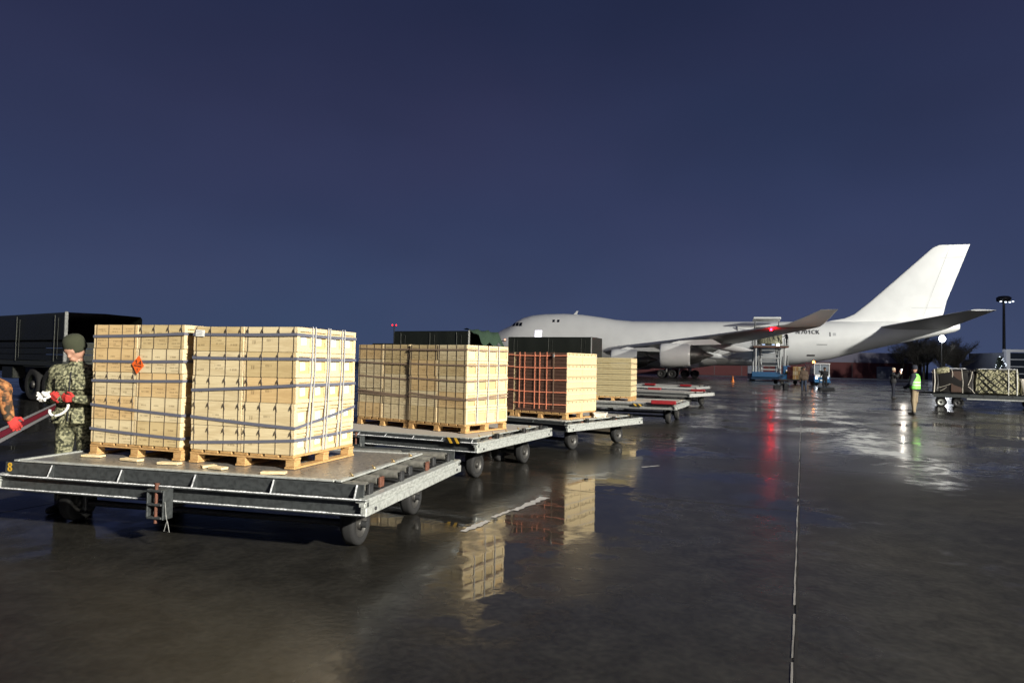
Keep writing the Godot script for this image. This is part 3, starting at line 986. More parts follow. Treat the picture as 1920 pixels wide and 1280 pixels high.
# ---------- people: bones with radii joined by a smooth minimum, meshed as surface nets
# bone: [from, to, radius, radius, material index]
func sdf_mesh(bones: Array, cell: float, mats: Array, into: ArrayMesh, k := 0.045) -> ArrayMesh:
	var lo := V(1e9, 1e9, 1e9)
	var hi := -lo
	for b in bones:
		var r := maxf(b[2], b[3]) + cell * 2.5 + k * 0.5
		for p in [b[0], b[1]]:
			lo = lo.min(p - V(r, r, r))
			hi = hi.max(p + V(r, r, r))
	var N := Vector3i(((hi - lo) / cell).ceil()) + Vector3i.ONE
	var sy := N.x
	var sz := N.x * N.y
	var f := PackedFloat32Array()
	f.resize(sz * N.z)
	f.fill(1.0)
	var near := PackedFloat32Array()
	near.resize(f.size())
	near.fill(1.0)
	var id := PackedByteArray()
	id.resize(f.size())
	for b in bones:
		var p0: Vector3 = b[0]
		var d: Vector3 = b[1] - p0
		var ra: float = b[2]
		var rb: float = b[3]
		var mi: int = b[4]
		var dd := maxf(d.length_squared(), 1e-9)
		var pad := maxf(ra, rb) + cell * 2.0 + k * 0.5
		var a := Vector3i(((p0.min(b[1]) - V(pad, pad, pad) - lo) / cell).floor()).clamp(Vector3i.ZERO, N - Vector3i.ONE)
		var e := Vector3i(((p0.max(b[1]) + V(pad, pad, pad) - lo) / cell).ceil()).clamp(Vector3i.ZERO, N - Vector3i.ONE)
		for z in range(a.z, e.z + 1):
			for y in range(a.y, e.y + 1):
				var q := lo + V(a.x, y, z) * cell - p0
				var at := a.x + y * sy + z * sz
				for x in range(a.x, e.x + 1):
					var t := clampf(q.dot(d) / dd, 0.0, 1.0)
					var dist := (q - d * t).length() - (ra + (rb - ra) * t)
					var o := f[at]
					var h := maxf(k - absf(o - dist), 0.0) / k
					f[at] = minf(o, dist) - h * h * k * 0.25
					if dist < near[at]:
						near[at] = dist
						id[at] = mi
					q.x += cell
					at += 1
	# surface nets
	var vert := {}
	var pos := PackedVector3Array()
	var vid := PackedByteArray()
	var offs := [0, 1, sy, sy + 1, sz, sz + 1, sz + sy, sz + sy + 1]
	var ov := [V(0, 0, 0), V(1, 0, 0), V(0, 1, 0), V(1, 1, 0), V(0, 0, 1), V(1, 0, 1), V(0, 1, 1), V(1, 1, 1)]
	var edges := [[0, 1], [2, 3], [4, 5], [6, 7], [0, 2], [1, 3], [4, 6], [5, 7], [0, 4], [1, 5], [2, 6], [3, 7]]
	for z in N.z - 1:
		for y in N.y - 1:
			var row := y * sy + z * sz
			for x in N.x - 1:
				var c := row + x
				var s := f[c] < 0.0
				if (f[c + 1] < 0.0) == s and (f[c + sy] < 0.0) == s and (f[c + sy + 1] < 0.0) == s and (f[c + sz] < 0.0) == s and (f[c + sz + 1] < 0.0) == s and (f[c + sz + sy] < 0.0) == s and (f[c + sz + sy + 1] < 0.0) == s:
					continue
				var sum := Vector3.ZERO
				var cnt := 0
				for ed in edges:
					var va := f[c + offs[ed[0]]]
					var vb := f[c + offs[ed[1]]]
					if (va < 0.0) != (vb < 0.0):
						sum += ov[ed[0]].lerp(ov[ed[1]], va / (va - vb))
						cnt += 1
				vert[c] = pos.size()
				pos.append(lo + (V(x, y, z) + sum / cnt) * cell)
				vid.append(id[c])
	var nrm := PackedVector3Array()
	nrm.resize(pos.size())
	var faces := []
	for i in mats.size():
		faces.append(PackedInt32Array())
	for c in vert:
		for ax in 3:
			var st: int = [1, sy, sz][ax]
			var u: int = [sy, sz, 1][ax]
			var w: int = [sz, 1, sy][ax]
			# edge from c to c + st, shared by the cells c, c-u, c-u-w, c-w
			var va := f[c]
			var vb := f[c + st]
			if (va < 0.0) == (vb < 0.0) or not vert.has(c - u) or not vert.has(c - w) or not vert.has(c - u - w):
				continue
			var q := [vert[c], vert[c - u], vert[c - u - w], vert[c - w]]
			if va < 0.0:
				q.reverse()
			var n := (pos[q[2]] - pos[q[0]]).cross(pos[q[1]] - pos[q[3]])
			for i in q:
				nrm[i] += n
			var mi := vid[q[0]]
			faces[mi].append_array(PackedInt32Array([q[0], q[1], q[2], q[0], q[2], q[3]]))
	for m in mats.size():
		if faces[m].is_empty():
			continue
		var v2 := PackedVector3Array()
		var n2 := PackedVector3Array()
		for i in faces[m]:
			v2.append(pos[i])
			n2.append(nrm[i].normalized())
		var arr := []
		arr.resize(Mesh.ARRAY_MAX)
		arr[Mesh.ARRAY_VERTEX] = v2
		arr[Mesh.ARRAY_NORMAL] = n2
		into.add_surface_from_arrays(Mesh.PRIMITIVE_TRIANGLES, arr)
		into.surface_set_material(into.get_surface_count() - 1, mats[m])
	return into

func finger_bones(wrist: Vector3, dir: Vector3, side: Vector3, curl: float, mi: int) -> Array:
	# palm, four fingers of different length and a thumb; side points to the thumb
	dir = dir.normalized()
	side = (side - dir * side.dot(dir)).normalized()
	var down := dir.cross(side).normalized()
	var out := []
	for k in 4:
		var s := side * (0.030 - 0.020 * k)
		var k0 := wrist + dir * (0.085 - 0.005 * absf(k - 1.2)) + s
		out.append([wrist + s * 0.5 + dir * 0.01, k0, 0.014, 0.0115, mi])
		var ln: float = [0.044, 0.050, 0.047, 0.036][k]
		var a := dir.rotated(down.cross(dir).normalized(), -curl)
		var k1 := k0 + a * ln
		var a2 := dir.rotated(down.cross(dir).normalized(), -curl * 2.1)
		out.append([k0, k1, 0.0105, 0.0095, mi])
		out.append([k1, k1 + a2 * ln * 0.75, 0.0095, 0.0085, mi])
	var t0 := wrist + side * 0.028 + dir * 0.025
	var t1 := t0 + (dir * 0.6 + side * 0.8).normalized() * 0.038
	out.append([wrist + dir * 0.01, t0, 0.016, 0.014, mi])
	out.append([t0, t1, 0.0125, 0.0115, mi])
	out.append([t1, t1 + (dir * 0.95 + side * 0.15 + down * 0.25).normalized() * 0.030, 0.011, 0.009, mi])
	return out

# a standing figure facing +z. p: joints that differ from the rest pose; mats: jacket, trousers, boots, skin, gloves
func make_person(called: String, label: String, at: Vector3, turn: float, p: Dictionary, mats: Array, cell: float, hat: Material) -> Node3D:
	var t := thing(called, label, "person", at, turn, p.get("group", ""))
	t.scale = Vector3.ONE * p.get("scale", 1.0)
	var g := func(key: String, d: Vector3) -> Vector3: return p.get(key, d)
	var pel: Vector3 = g.call("pelvis", V(0, 0.96, 0))
	var chest: Vector3 = g.call("chest", pel + V(0, 0.36, 0.0))
	var up := (chest - pel).normalized()
	var neck: Vector3 = g.call("neck", chest + up * 0.17 + V(0, 0, -0.005))
	var head: Vector3 = g.call("head", neck + up * 0.15 + V(0, 0, 0.025))
	var bulk: float = p.get("bulk", 1.0)
	var hd: Vector3 = (p.get("look", V(0, 0, 1)) as Vector3).normalized()
	var hup := (up - hd * up.dot(hd)).normalized()
	var hs := hup.cross(hd).normalized()
	var bones := []
	bones.append([pel + V(-0.06, 0, 0), pel + V(0.06, 0, 0), 0.125 * bulk, 0.125 * bulk, 1])
	bones.append([pel + up * 0.10 + V(-0.05, 0, 0), pel + up * 0.10 + V(0.05, 0, 0), 0.13 * bulk, 0.13 * bulk, 0])
	bones.append([pel + up * 0.02 + V(-0.06, 0, 0), pel + up * 0.02 + V(0.06, 0, 0), 0.142 * bulk, 0.142 * bulk, 0])
	bones.append([chest + V(-0.075, -0.04, 0), chest + V(0.075, -0.04, 0), 0.135 * bulk, 0.135 * bulk, 0])
	bones.append([chest + V(-0.1, 0.06, 0), chest + V(0.1, 0.06, 0), 0.105 * bulk, 0.105 * bulk, 0])
	bones.append([chest + up * 0.1, neck + up * 0.01, 0.075, 0.062, 0])
	bones.append([neck, head - hup * 0.04, 0.053, 0.055, 3])
	var fine := [[head + hup * 0.035 - hd * 0.02, head + hup * 0.035 + hd * 0.02, 0.085, 0.08, 3], [head - hup * 0.05 + hd * 0.03, head - hup * 0.075 + hd * 0.045, 0.062, 0.042, 3], [head + hs * 0.0 - hup * 0.02, head + hup * 0.05, 0.078, 0.08, 3]]
	# nose, brow, chin, ears
	fine.append([head + hd * 0.085 + hup * 0.012, head + hd * 0.108 - hup * 0.022, 0.010, 0.014, 3])
	fine.append([head + hd * 0.078 + hup * 0.026 - hs * 0.035, head + hd * 0.078 + hup * 0.026 + hs * 0.035, 0.014, 0.014, 3])
	fine.append([head + hd * 0.085 - hup * 0.062 - hs * 0.014, head + hd * 0.085 - hup * 0.062 + hs * 0.014, 0.010, 0.010, 3])
	for s in [-1.0, 1.0]:
		fine.append([head + hs * 0.082 * s + hup * 0.02, head + hs * 0.084 * s - hup * 0.02, 0.014, 0.010, 3])
	var gl := []
	for s in [-1.0, 1.0]:
		var n := "r" if s < 0.0 else "l"
		# legs
		var hip := pel + V(0.095 * s, -0.03, 0)
		var knee: Vector3 = g.call("knee_" + n, V(0.11 * s, 0.50, 0.02))
		var ank: Vector3 = g.call("ankle_" + n, V(0.12 * s, 0.09, -0.01))
		var toe: Vector3 = g.call("toe_" + n, ank + V(0.03 * s, -0.05, 0.16))
		bones.append([hip, knee, 0.098, 0.072, 1])
		bones.append([knee, ank + V(0, 0.05, 0), 0.072, 0.056, 1])
		bones.append([ank + V(0, 0.06, 0), ank + V(0, -0.02, 0), 0.052, 0.050, 2])
		bones.append([ank + V(0, -0.045, -0.03), toe, 0.044, 0.038, 2])
		# arms
		var sh: Vector3 = g.call("shoulder_" + n, chest + V(0.185 * s, 0.09, 0))
		var el: Vector3 = g.call("elbow_" + n, sh + V(0.06 * s, -0.29, -0.03))
		var wr: Vector3 = g.call("wrist_" + n, el + V(0.0, -0.24, 0.06))
		bones.append([chest + V(0.10 * s, 0.08, 0), sh, 0.085, 0.074, 0])
		bones.append([sh, el, 0.070 * bulk, 0.056 * bulk, 0])
		bones.append([el, wr, 0.056 * bulk, 0.042 * bulk, 0])
		var dir: Vector3 = g.call("hand_" + n, wr - el)
		var side: Vector3 = g.call("thumb_" + n, V(-0.3 * s, 0.1, 1))
		gl.append(finger_bones(wr + dir.normalized() * 0.005, dir, side, p.get("curl", 0.5), 4))
	var am := ArrayMesh.new()
	sdf_mesh(bones, cell, mats, am)
	sdf_mesh(fine, p.get("head_cell", cell * 0.6), mats, am, 0.03)
	for q in gl:
		sdf_mesh(q, p.get("hand_cell", 0.010), mats, am, 0.008)
	part(t, "body", null, null, am)
	# hat or hair
	if hat:
		var m := MB.new()
		var b := Basis(hs, hup, hd)
		var prof := [Vector2(0.100, 0.0), Vector2(0.108, 0.008), Vector2(0.109, 0.035), Vector2(0.106, 0.045), Vector2(0.105, 0.075), Vector2(0.096, 0.115), Vector2(0.074, 0.145), Vector2(0.040, 0.160), Vector2(0.002, 0.164)]
		m.lathe(prof, head - hd * 0.006 + hup * p.get("hat_lift", 0.012), b, 20)
		part(t, p.get("hat_name", "knit_cap"), m, hat)
	if p.has("vest"):
		var m := MB.new()
		var rows := []
		for k in 7:
			var y := lerpf(-0.02, 0.52, k / 6.0)
			var l := PackedVector3Array()
			var wx := lerpf(0.225, 0.205, k / 6.0) * (1.0 if k < 5 else (0.93 if k == 5 else 0.62)) * bulk
			var wz := lerpf(0.165, 0.160, k / 6.0) * (1.0 if k < 5 else (0.92 if k == 5 else 0.65)) * bulk
			for j in 20:
				var a := TAU * j / 20.0
				l.append(pel + up * y + V(cos(a) * wx, 0, sin(a) * wz))
			rows.append(l)
		m.grid(rows, true)
		var vs := part(t, "safety_vest", m, p.vest)
		for yy in [0.12, 0.22]:
			var q := MB.new()
			var rr := []
			for d in [-0.022, 0.022]:
				var l := PackedVector3Array()
				for j in 20:
					var a := TAU * j / 20.0
					l.append(pel + up * (yy + d) + V(cos(a) * 0.228 * bulk, 0, sin(a) * 0.169 * bulk))
				rr.append(l)
			q.grid(rr, true)
			part(vs, "reflective_band", q, M.reflective_tape)
	return t

# collar, pocket flaps and belt line of a field jacket, eyes under the cap
func field_jacket(t: Node3D, chest: Vector3, mat: Material, dark: Material, head: Vector3, look: Vector3) -> void:
	var m := MB.new()
	var rows := []
	for q in [[0.085, 0.075, 0.105], [0.10, 0.088, 0.135], [0.092, 0.080, 0.165]]:
		var l := PackedVector3Array()
		for j in 16:
			var a := TAU * j / 16.0
			l.append(chest + V(cos(a) * q[0], q[2], sin(a) * q[1] - 0.005))
		rows.append(l)
	m.grid(rows, true)
	part(t, "collar", m, mat)
	for s in [-1.0, 1.0]:
		var p := bx(t, "chest_pocket", chest + V(0.085 * s, -0.02, 0.137), V(0.11, 0.12, 0.018), mat, 0.005, Basis(Vector3.UP, 0.25 * s))
		bx(p, "pocket_flap", chest + V(0.086 * s, 0.035, 0.149), V(0.115, 0.035, 0.010), mat, 0.003, Basis(Vector3.UP, 0.25 * s))
		bx(t, "hip_pocket", chest + V(0.10 * s, -0.36, 0.148), V(0.12, 0.12, 0.02), mat, 0.006, Basis(Vector3.UP, 0.3 * s))
	tb(t, "zip_line", [chest + V(0.0, 0.1, 0.118), chest + V(0.0, -0.1, 0.146), chest + V(0.0, -0.4, 0.150)], 0.006, dark, 5)
	bx(t, "sleeve_patch", chest + V(0.262, 0.0, 0.03), V(0.006, 0.05, 0.04), M.reflective_tape, 0.0, Basis(V(0, 0, 1), 0.2))
	var hd := look.normalized()
	var hup := (Vector3.UP - hd * hd.y).normalized()
	var hs := hup.cross(hd)
	for s in [-1.0, 1.0]:
		tb(t, "eye", [head + hd * 0.086 + hup * 0.008 + hs * (0.022 * s), head + hd * 0.083 + hup * 0.007 + hs * (0.044 * s)], 0.007, M.hair, 6)
	tb(t, "mouth", [head + hd * 0.093 - hup * 0.058 - hs * 0.02, head + hd * 0.096 - hup * 0.057, head + hd * 0.093 - hup * 0.058 + hs * 0.02], 0.004, M.glove_red, 5)
# ---------- four-engined freighter, local x from nose to tail, y up, z towards the camera (its port side)
const FUS := [[0.0, 4.55, 4.75, 0.08], [0.35, 3.85, 5.45, 0.75], [1.0, 3.30, 6.15, 1.30], [2.0, 2.80, 6.85, 1.90], [3.2, 2.45, 7.45, 2.40], [4.3, 2.25, 7.95, 2.70], [5.2, 2.15, 8.65, 2.88], [6.4, 2.08, 9.25, 3.05], [8.0, 2.02, 9.62, 3.18], [10.0, 2.0, 9.80, 3.25], [13.0, 2.0, 9.86, 3.25], [16.0, 2.0, 9.70, 3.25], [19.0, 2.0, 9.28, 3.25], [21.5, 2.0, 8.86, 3.25], [24.0, 2.0, 8.66, 3.25], [30.0, 2.0, 8.62, 3.25], [38.0, 2.0, 8.62, 3.25], [44.0, 2.05, 8.62, 3.25], [48.0, 2.30, 8.62, 3.22], [52.0, 3.05, 8.64, 3.05], [56.0, 4.15, 8.66, 2.70], [60.0, 5.20, 8.70, 2.20], [64.0, 6.15, 8.75, 1.55], [67.0, 6.85, 8.75, 0.95], [68.4, 7.25, 8.70, 0.60], [68.9, 7.55, 8.55, 0.35]]

func fus_at(s: float) -> Array:
	for i in FUS.size() - 1:
		if s <= FUS[i + 1][0]:
			var t: float = (s - FUS[i][0]) / (FUS[i + 1][0] - FUS[i][0])
			var o := []
			for k in 4:
				o.append(lerpf(FUS[i][k], FUS[i + 1][k], t))
			return o
	return FUS[-1]

func fus_pt(s: float, a: float) -> Vector3:
	# a: angle round the section, 0 = camera side, PI/2 = top
	var q := fus_at(s)
	var bot: float = q[1]
	var top: float = q[2]
	var w: float = q[3]
	var yc := minf(bot + w * 0.99, (bot + top) * 0.5 + 0.1)
	var up := top - yc
	var dn := yc - bot
	var y := sin(a)
	if y >= 0.0:
		var tall := clampf((up / maxf(w, 0.01) - 1.05) / 0.5, 0.0, 1.0)
		return V(s, yc + up * y, w * cos(a) * (1.0 - 0.12 * tall * y))
	return V(s, yc + dn * y, w * cos(a))

# point of the port side of the fuselage at height h, pushed out by d
func fus_side(s: float, h: float, d := 0.02) -> Vector3:
	var lo := -PI / 2
	var hi := PI / 2
	for i in 24:
		var m := (lo + hi) * 0.5
		if fus_pt(s, m).y < h: lo = m
		else: hi = m
	var p := fus_pt(s, lo)
	return p + V(0, sin(lo) * d, cos(lo) * d)

func airfoil(le: Vector3, te: Vector3, thick: float, up: Vector3) -> PackedVector3Array:
	var o := PackedVector3Array()
	var xs := [1.0, 0.985, 0.75, 0.5, 0.3, 0.15, 0.05, 0.01, 0.0, 0.01, 0.05, 0.15, 0.3, 0.5, 0.75, 0.985]
	for i in xs.size():
		var x: float = xs[i]
		var y: float = 2.6 * thick * (0.2969 * sqrt(x) - 0.126 * x - 0.3516 * x * x + 0.2843 * x * x * x - 0.1015 * x * x * x * x) * 2.0
		if i > 8: y = -y * 0.75
		if x == 1.0: y = 0.0
		o.append(le.lerp(te, x) + up * y * 0.96)
	return o

func surf_panel(parent: Node, called: String, s0: float, s1: float, h0: float, h1: float, mat: Material, d := 0.012) -> MeshInstance3D:
	# a patch lying on the fuselage skin
	var m := MB.new()
	var rows := []
	for i in 5:
		var l := PackedVector3Array()
		for j in 5:
			l.append(fus_side(lerpf(s0, s1, j / 4.0), lerpf(h0, h1, i / 4.0), d))
		rows.append(l)
	m.grid(rows, false, 1)
	return part(parent, called, m, mat)

# the same skin with the faces of the side door left out
func without(m: MB, s0: float, s1: float, h0: float, h1: float) -> MB:
	var o := MB.new()
	for i in range(0, m.v.size(), 3):
		var c := (m.v[i] + m.v[i + 1] + m.v[i + 2]) / 3.0
		if c.x > s0 and c.x < s1 and c.y > h0 and c.y < h1 and c.z > 1.0:
			continue
		for k in 3:
			o.v.append(m.v[i + k]); o.n.append(m.n[i + k]); o.uv.append(m.uv[i + k])
	return o

func make_plane() -> void:
	var th := 0.2796
	var t := thing("cargo_airplane", "huge white four-engined cargo airplane with open side door parked beyond the dollies", "airplane", V(-4.2, 0, -113.5), -th)
	var m := MB.new()
	var rows := []
	var ss := []
	for i in FUS.size() - 1:
		var n := maxi(1, int((FUS[i + 1][0] - FUS[i][0]) / 1.2))
		for k in n:
			ss.append(lerpf(FUS[i][0], FUS[i + 1][0], float(k) / n))
	ss.append(68.9)
	ss.append_array([41.8, 45.3])
	ss.sort()
	for s in ss:
		var l := PackedVector3Array()
		for k in 40:
			l.append(fus_pt(s, TAU * k / 40.0))
		rows.append(l)
	m.grid(rows, true)
	m.fan(rows[-1], Vector3.RIGHT)
	m = without(m, 41.8, 45.3, 4.72, 7.7)
	var fus := part(t, "fuselage", m, M.aircraft_white)
	# wing-body fairing under the belly
	m = MB.new()
	m.lathe([Vector2(0.05, -11), Vector2(1.5, -8.5), Vector2(2.3, -4), Vector2(2.45, 0), Vector2(2.3, 4.5), Vector2(1.4, 8.5), Vector2(0.05, 11)], V(28.5, 3.1, 0), Basis(V(0, 0, 1.45), V(1, 0, 0), V(0, 0.72, 0)), 28)
	part(t, "belly_fairing", m, M.aircraft_white)
	for sg in [1.0, -1.0]:
		# wing
		m = MB.new()
		var st := []
		for q in [[0.0, 18.0, 36.0, 3.6, 2.2], [3.2, 20.0, 36.2, 3.9, 1.9], [12.0, 27.4, 37.6, 4.62, 1.15], [21.0, 34.9, 42.1, 5.35, 0.75], [30.4, 42.4, 46.6, 6.12, 0.42]]:
			st.append(airfoil(V(q[1], q[3], q[0] * sg), V(q[2], q[3] - 0.05, q[0] * sg), q[4], Vector3.UP))
		m.grid(st, true)
		part(t, "wing", m, M.aircraft_grey)
		m = MB.new()
		st = []
		for q in [[30.3, 42.4, 46.7, 6.10, 0.40], [30.9, 43.4, 46.95, 6.35, 0.30], [31.6, 44.9, 47.5, 7.0, 0.20], [32.2, 46.5, 48.1, 7.75, 0.10]]:
			var up := V(0, 0.5, -sg * 0.86)
			st.append(airfoil(V(q[1], q[3], q[0] * sg), V(q[2], q[3] + 0.02, q[0] * sg), q[4], up))
		m.grid(st, true)
		m.fan(st[-1], V(0, 1, sg))
		part(t, "winglet", m, M.aircraft_grey)
		for q in [[8.5, 36.8, 3.6], [15.5, 39.6, 4.4]]:
			m = MB.new()
			m.lathe([Vector2(0.02, -2.8), Vector2(0.28, -1.5), Vector2(0.36, 0.0), Vector2(0.25, 1.2), Vector2(0.02, 2.4)], V(q[1] - 1.0, q[2] - 0.28, q[0] * sg), Basis(V(0, 0, 1), V(1, -0.09, 0), V(0, 1.3, 0)), 12)
			part(t, "flap_fairing", m, M.aircraft_white)
		# engines
		for q in [[11.8, 22.4, 2.55, 27.2, 4.2], [21.2, 29.7, 3.1, 34.9, 5.0]]:
			var e := Node3D.new()
			e.name = "engine"
			t.add_child(e, true)
			e.position = V(q[1], q[2], q[0] * sg)
			var bs := Basis(V(0, 1, 0), V(1, 0, 0), V(0, 0, -1))
			m = MB.new()
			m.lathe([Vector2(1.15, 0.35), Vector2(1.19, 0.05), Vector2(1.29, -0.02), Vector2(1.38, 0.15), Vector2(1.46, 0.8), Vector2(1.47, 2.0), Vector2(1.40, 3.3), Vector2(1.34, 3.6), Vector2(1.28, 3.6), Vector2(1.2, 3.0)], Vector3.ZERO, bs, 32)
			part(e, "nacelle", m, M.aircraft_white)
			m = MB.new()
			m.lathe([Vector2(1.15, 0.35), Vector2(1.14, 1.1), Vector2(0.3, 1.12), Vector2(0.22, 0.8), Vector2(0.02, 0.55)], Vector3.ZERO, bs, 24)
			part(e, "intake_fan", m, M.engine_dark)
			m = MB.new()
			m.lathe([Vector2(1.25, 3.0), Vector2(1.16, 3.7), Vector2(0.95, 4.4), Vector2(0.78, 4.9), Vector2(0.6, 5.0), Vector2(0.45, 5.3), Vector2(0.1, 6.3), Vector2(0.01, 6.4)], Vector3.ZERO, bs, 24)
			part(e, "exhaust", m, M.engine_dark)
			m = MB.new()
			m.prism([Vector2(0.9, 1.35), Vector2(3.2, 1.2), Vector2(7.3, q[4] - q[2] - 0.55), Vector2(q[3] - q[1] + 1.0, q[4] - q[2] + 0.1), Vector2(q[3] - q[1] - 1.6, q[4] - q[2] - 0.05), Vector2(2.2, 1.75)], V(0, 0, -0.16), V(1, 0, 0), V(0, 1, 0), V(0, 0, 0.32))
			part(e, "pylon", m, M.aircraft_white)
		# tailplane
		m = MB.new()
		st = []
		for q in [[1.0, 57.6, 67.0, 7.55, 0.9], [2.2, 58.8, 67.2, 7.75, 0.75], [11.1, 66.7, 69.5, 9.35, 0.22]]:
			st.append(airfoil(V(q[1], q[3], q[0] * sg), V(q[2], q[3], q[0] * sg), q[4], Vector3.UP))
		m.grid(st, true)
		m.fan(st[-1], V(0, 0, sg))
		part(t, "tailplane", m, M.aircraft_grey)
	# fin with its root fillet, rudder line
	m = MB.new()
	var st := []
	for q in [[8.2, 51.0, 67.0, 0.7], [8.75, 52.4, 66.75, 0.66], [9.1, 54.3, 66.8, 0.62], [9.7, 55.6, 66.95, 0.58], [11.5, 57.7, 67.35, 0.5], [19.0, 65.6, 70.1, 0.22], [19.4, 66.4, 70.25, 0.18]]:
		st.append(airfoil(V(q[1], q[0], 0), V(q[2], q[0], 0), q[3], V(0, 0, 1)))
	m.grid(st, true)
	m.fan(st[-1], Vector3.UP)
	var fin := part(t, "tail_fin", m, M.aircraft_white)
	for q in [[64.4, 9.4, 67.6, 18.7], [66.2, 17.6, 69.5, 17.62], [62.9, 10.6, 66.9, 10.62]]:
		m = MB.new()
		m.tube([V(q[0], q[1], 0.30 if q[1] < 11.0 else 0.12), V(q[2], q[3], 0.10 if q[3] > 12.0 else 0.12)], 0.009, 4)
		part(fin, "panel_joint", m, M.panel_line)
	# tailplane opening plate, door outlines and small marks on the skin
	surf_panel(fus, "hatch_line", 50.2, 51.6, 5.15, 5.22, M.panel_line)
	surf_panel(fus, "service_mark", 51.9, 52.05, 6.35, 6.95, M.panel_line)
	surf_panel(fus, "service_mark", 52.35, 52.75, 6.45, 6.85, M.aircraft_grey)
	surf_panel(fus, "antenna_panel", 49.0, 50.1, 3.55, 3.75, M.engine_dark)
	for q in [[11.6, 8.35], [12.35, 8.35]]:
		surf_panel(fus, "upper_deck_window", q[0], q[0] + 0.38, q[1], q[1] + 0.42, M.cockpit_glass)
	# cockpit windows, wrapped round the nose
	for k in 3:
		surf_panel(fus, "cockpit_window", 4.78 + k * 0.66, 5.32 + k * 0.64, 7.72, 8.30, M.cockpit_glass, 0.03)
	surf_panel(fus, "crew_door_opening", 9.0, 10.1, 5.2, 7.0, M.door_light, 0.03)
	# blade antennas on the roof
	for q in [[14.6, 9.8], [50.2, 8.6]]:
		m = MB.new()
		m.prism([Vector2(0, 0), Vector2(0.55, 0), Vector2(0.75, 0.55), Vector2(0.5, 0.55)], V(q[0], q[1] - 0.05, -0.03), V(1, 0, 0), V(0, 1, 0), V(0, 0, 0.06))
		part(fus, "antenna", m, M.aircraft_white)
	# side cargo door swung up, and the dark hold behind its opening
	# hold behind the open side door: pale lining, floor and far wall
	bx(t, "hold_floor", V(43.55, 4.72, 0.4), V(8.0, 0.1, 5.4), M.hold_lining)
	bx(t, "hold_ceiling", V(43.55, 7.75, 0.2), V(8.0, 0.1, 4.4), M.hold_lining)
	bx(t, "hold_wall", V(43.55, 6.2, -2.2), V(8.0, 3.0, 0.1), M.hold_lining)
	for x in [39.6, 47.5]:
		bx(t, "hold_bulkhead", V(x, 6.2, 0.3), V(0.1, 3.0, 4.9), M.hold_lining)
	m = MB.new()
	m.cbox(V(43.5, 8.75, 3.2), V(3.7, 0.28, 2.3), 0.05, Basis(V(1, 0, 0), -0.12))
	var door := part(t, "cargo_door", m, M.aircraft_white)
	for x in [41.9, 45.1]:
		m = MB.new()
		m.tube([V(x, 7.2, 3.0), V(x, 8.4, 4.0)], 0.07, 6)
		part(door, "door_strut", m, M.steel_pale)
	# registration
	var bs := Basis(V(1, 0, 0), V(0, 0.90, -0.43), V(0, 0.43, 0.90))
	text(fus, "registration", "N701CK", 0.62, fus_side(49.0, 6.95, 0.03), bs, M.panel_line, 0.02)
	# landing gear: nose leg and four main legs
	for q in [[7.6, 0.0, 2], [29.6, 5.4, 4], [29.6, -5.4, 4], [32.8, 1.9, 4], [32.8, -1.9, 4]]:
		var lg := Node3D.new()
		lg.name = "landing_gear"
		t.add_child(lg, true)
		lg.position = V(q[0], 0, q[1])
		tb(lg, "strut", [V(0, 0.6, 0), V(0, 3.2, 0)], 0.2, M.steel_pale, 10)
		tb(lg, "drag_brace", [V(0.1, 1.0, 0), V(-1.2, 3.0, 0)], 0.1, M.steel_pale, 6)
		if q[2] == 4:
			tb(lg, "bogie_beam", [V(-0.75, 0.62, 0), V(0.75, 0.62, 0)], 0.14, M.steel_pale, 8)
			bx(lg, "gear_door", V(0.2, 2.35, 0.75 * signf(q[1])), V(2.2, 1.5, 0.06), M.aircraft_white, 0.02)
		for x in ([0.0] if q[2] == 2 else [-0.74, 0.74]):
			for z in [-0.5, 0.5]:
				wheel(lg, V(x, 0.62, z), 0.62, 0.46, M.rim, Basis(Vector3.UP, PI / 2))
	# port navigation light
	m = MB.new()
	m.lathe([Vector2(0.01, -0.13), Vector2(0.1, -0.08), Vector2(0.13, 0.0), Vector2(0.1, 0.08), Vector2(0.01, 0.13)], V(41.9, 5.82, 29.9), Basis.IDENTITY, 12)
	part(t, "navigation_light", m, M.lamp_red)
	var l := OmniLight3D.new()
	l.name = "navigation_lamp"
	l.light_color = Color(1.0, 0.05, 0.10)
	l.light_energy = 0.3
	l.light_size = 0.14
	l.omni_range = 60.0
	l.omni_attenuation = 2.0
	l.shadow_enabled = true
	t.add_child(l)
	l.position = V(41.9, 5.82, 29.9)
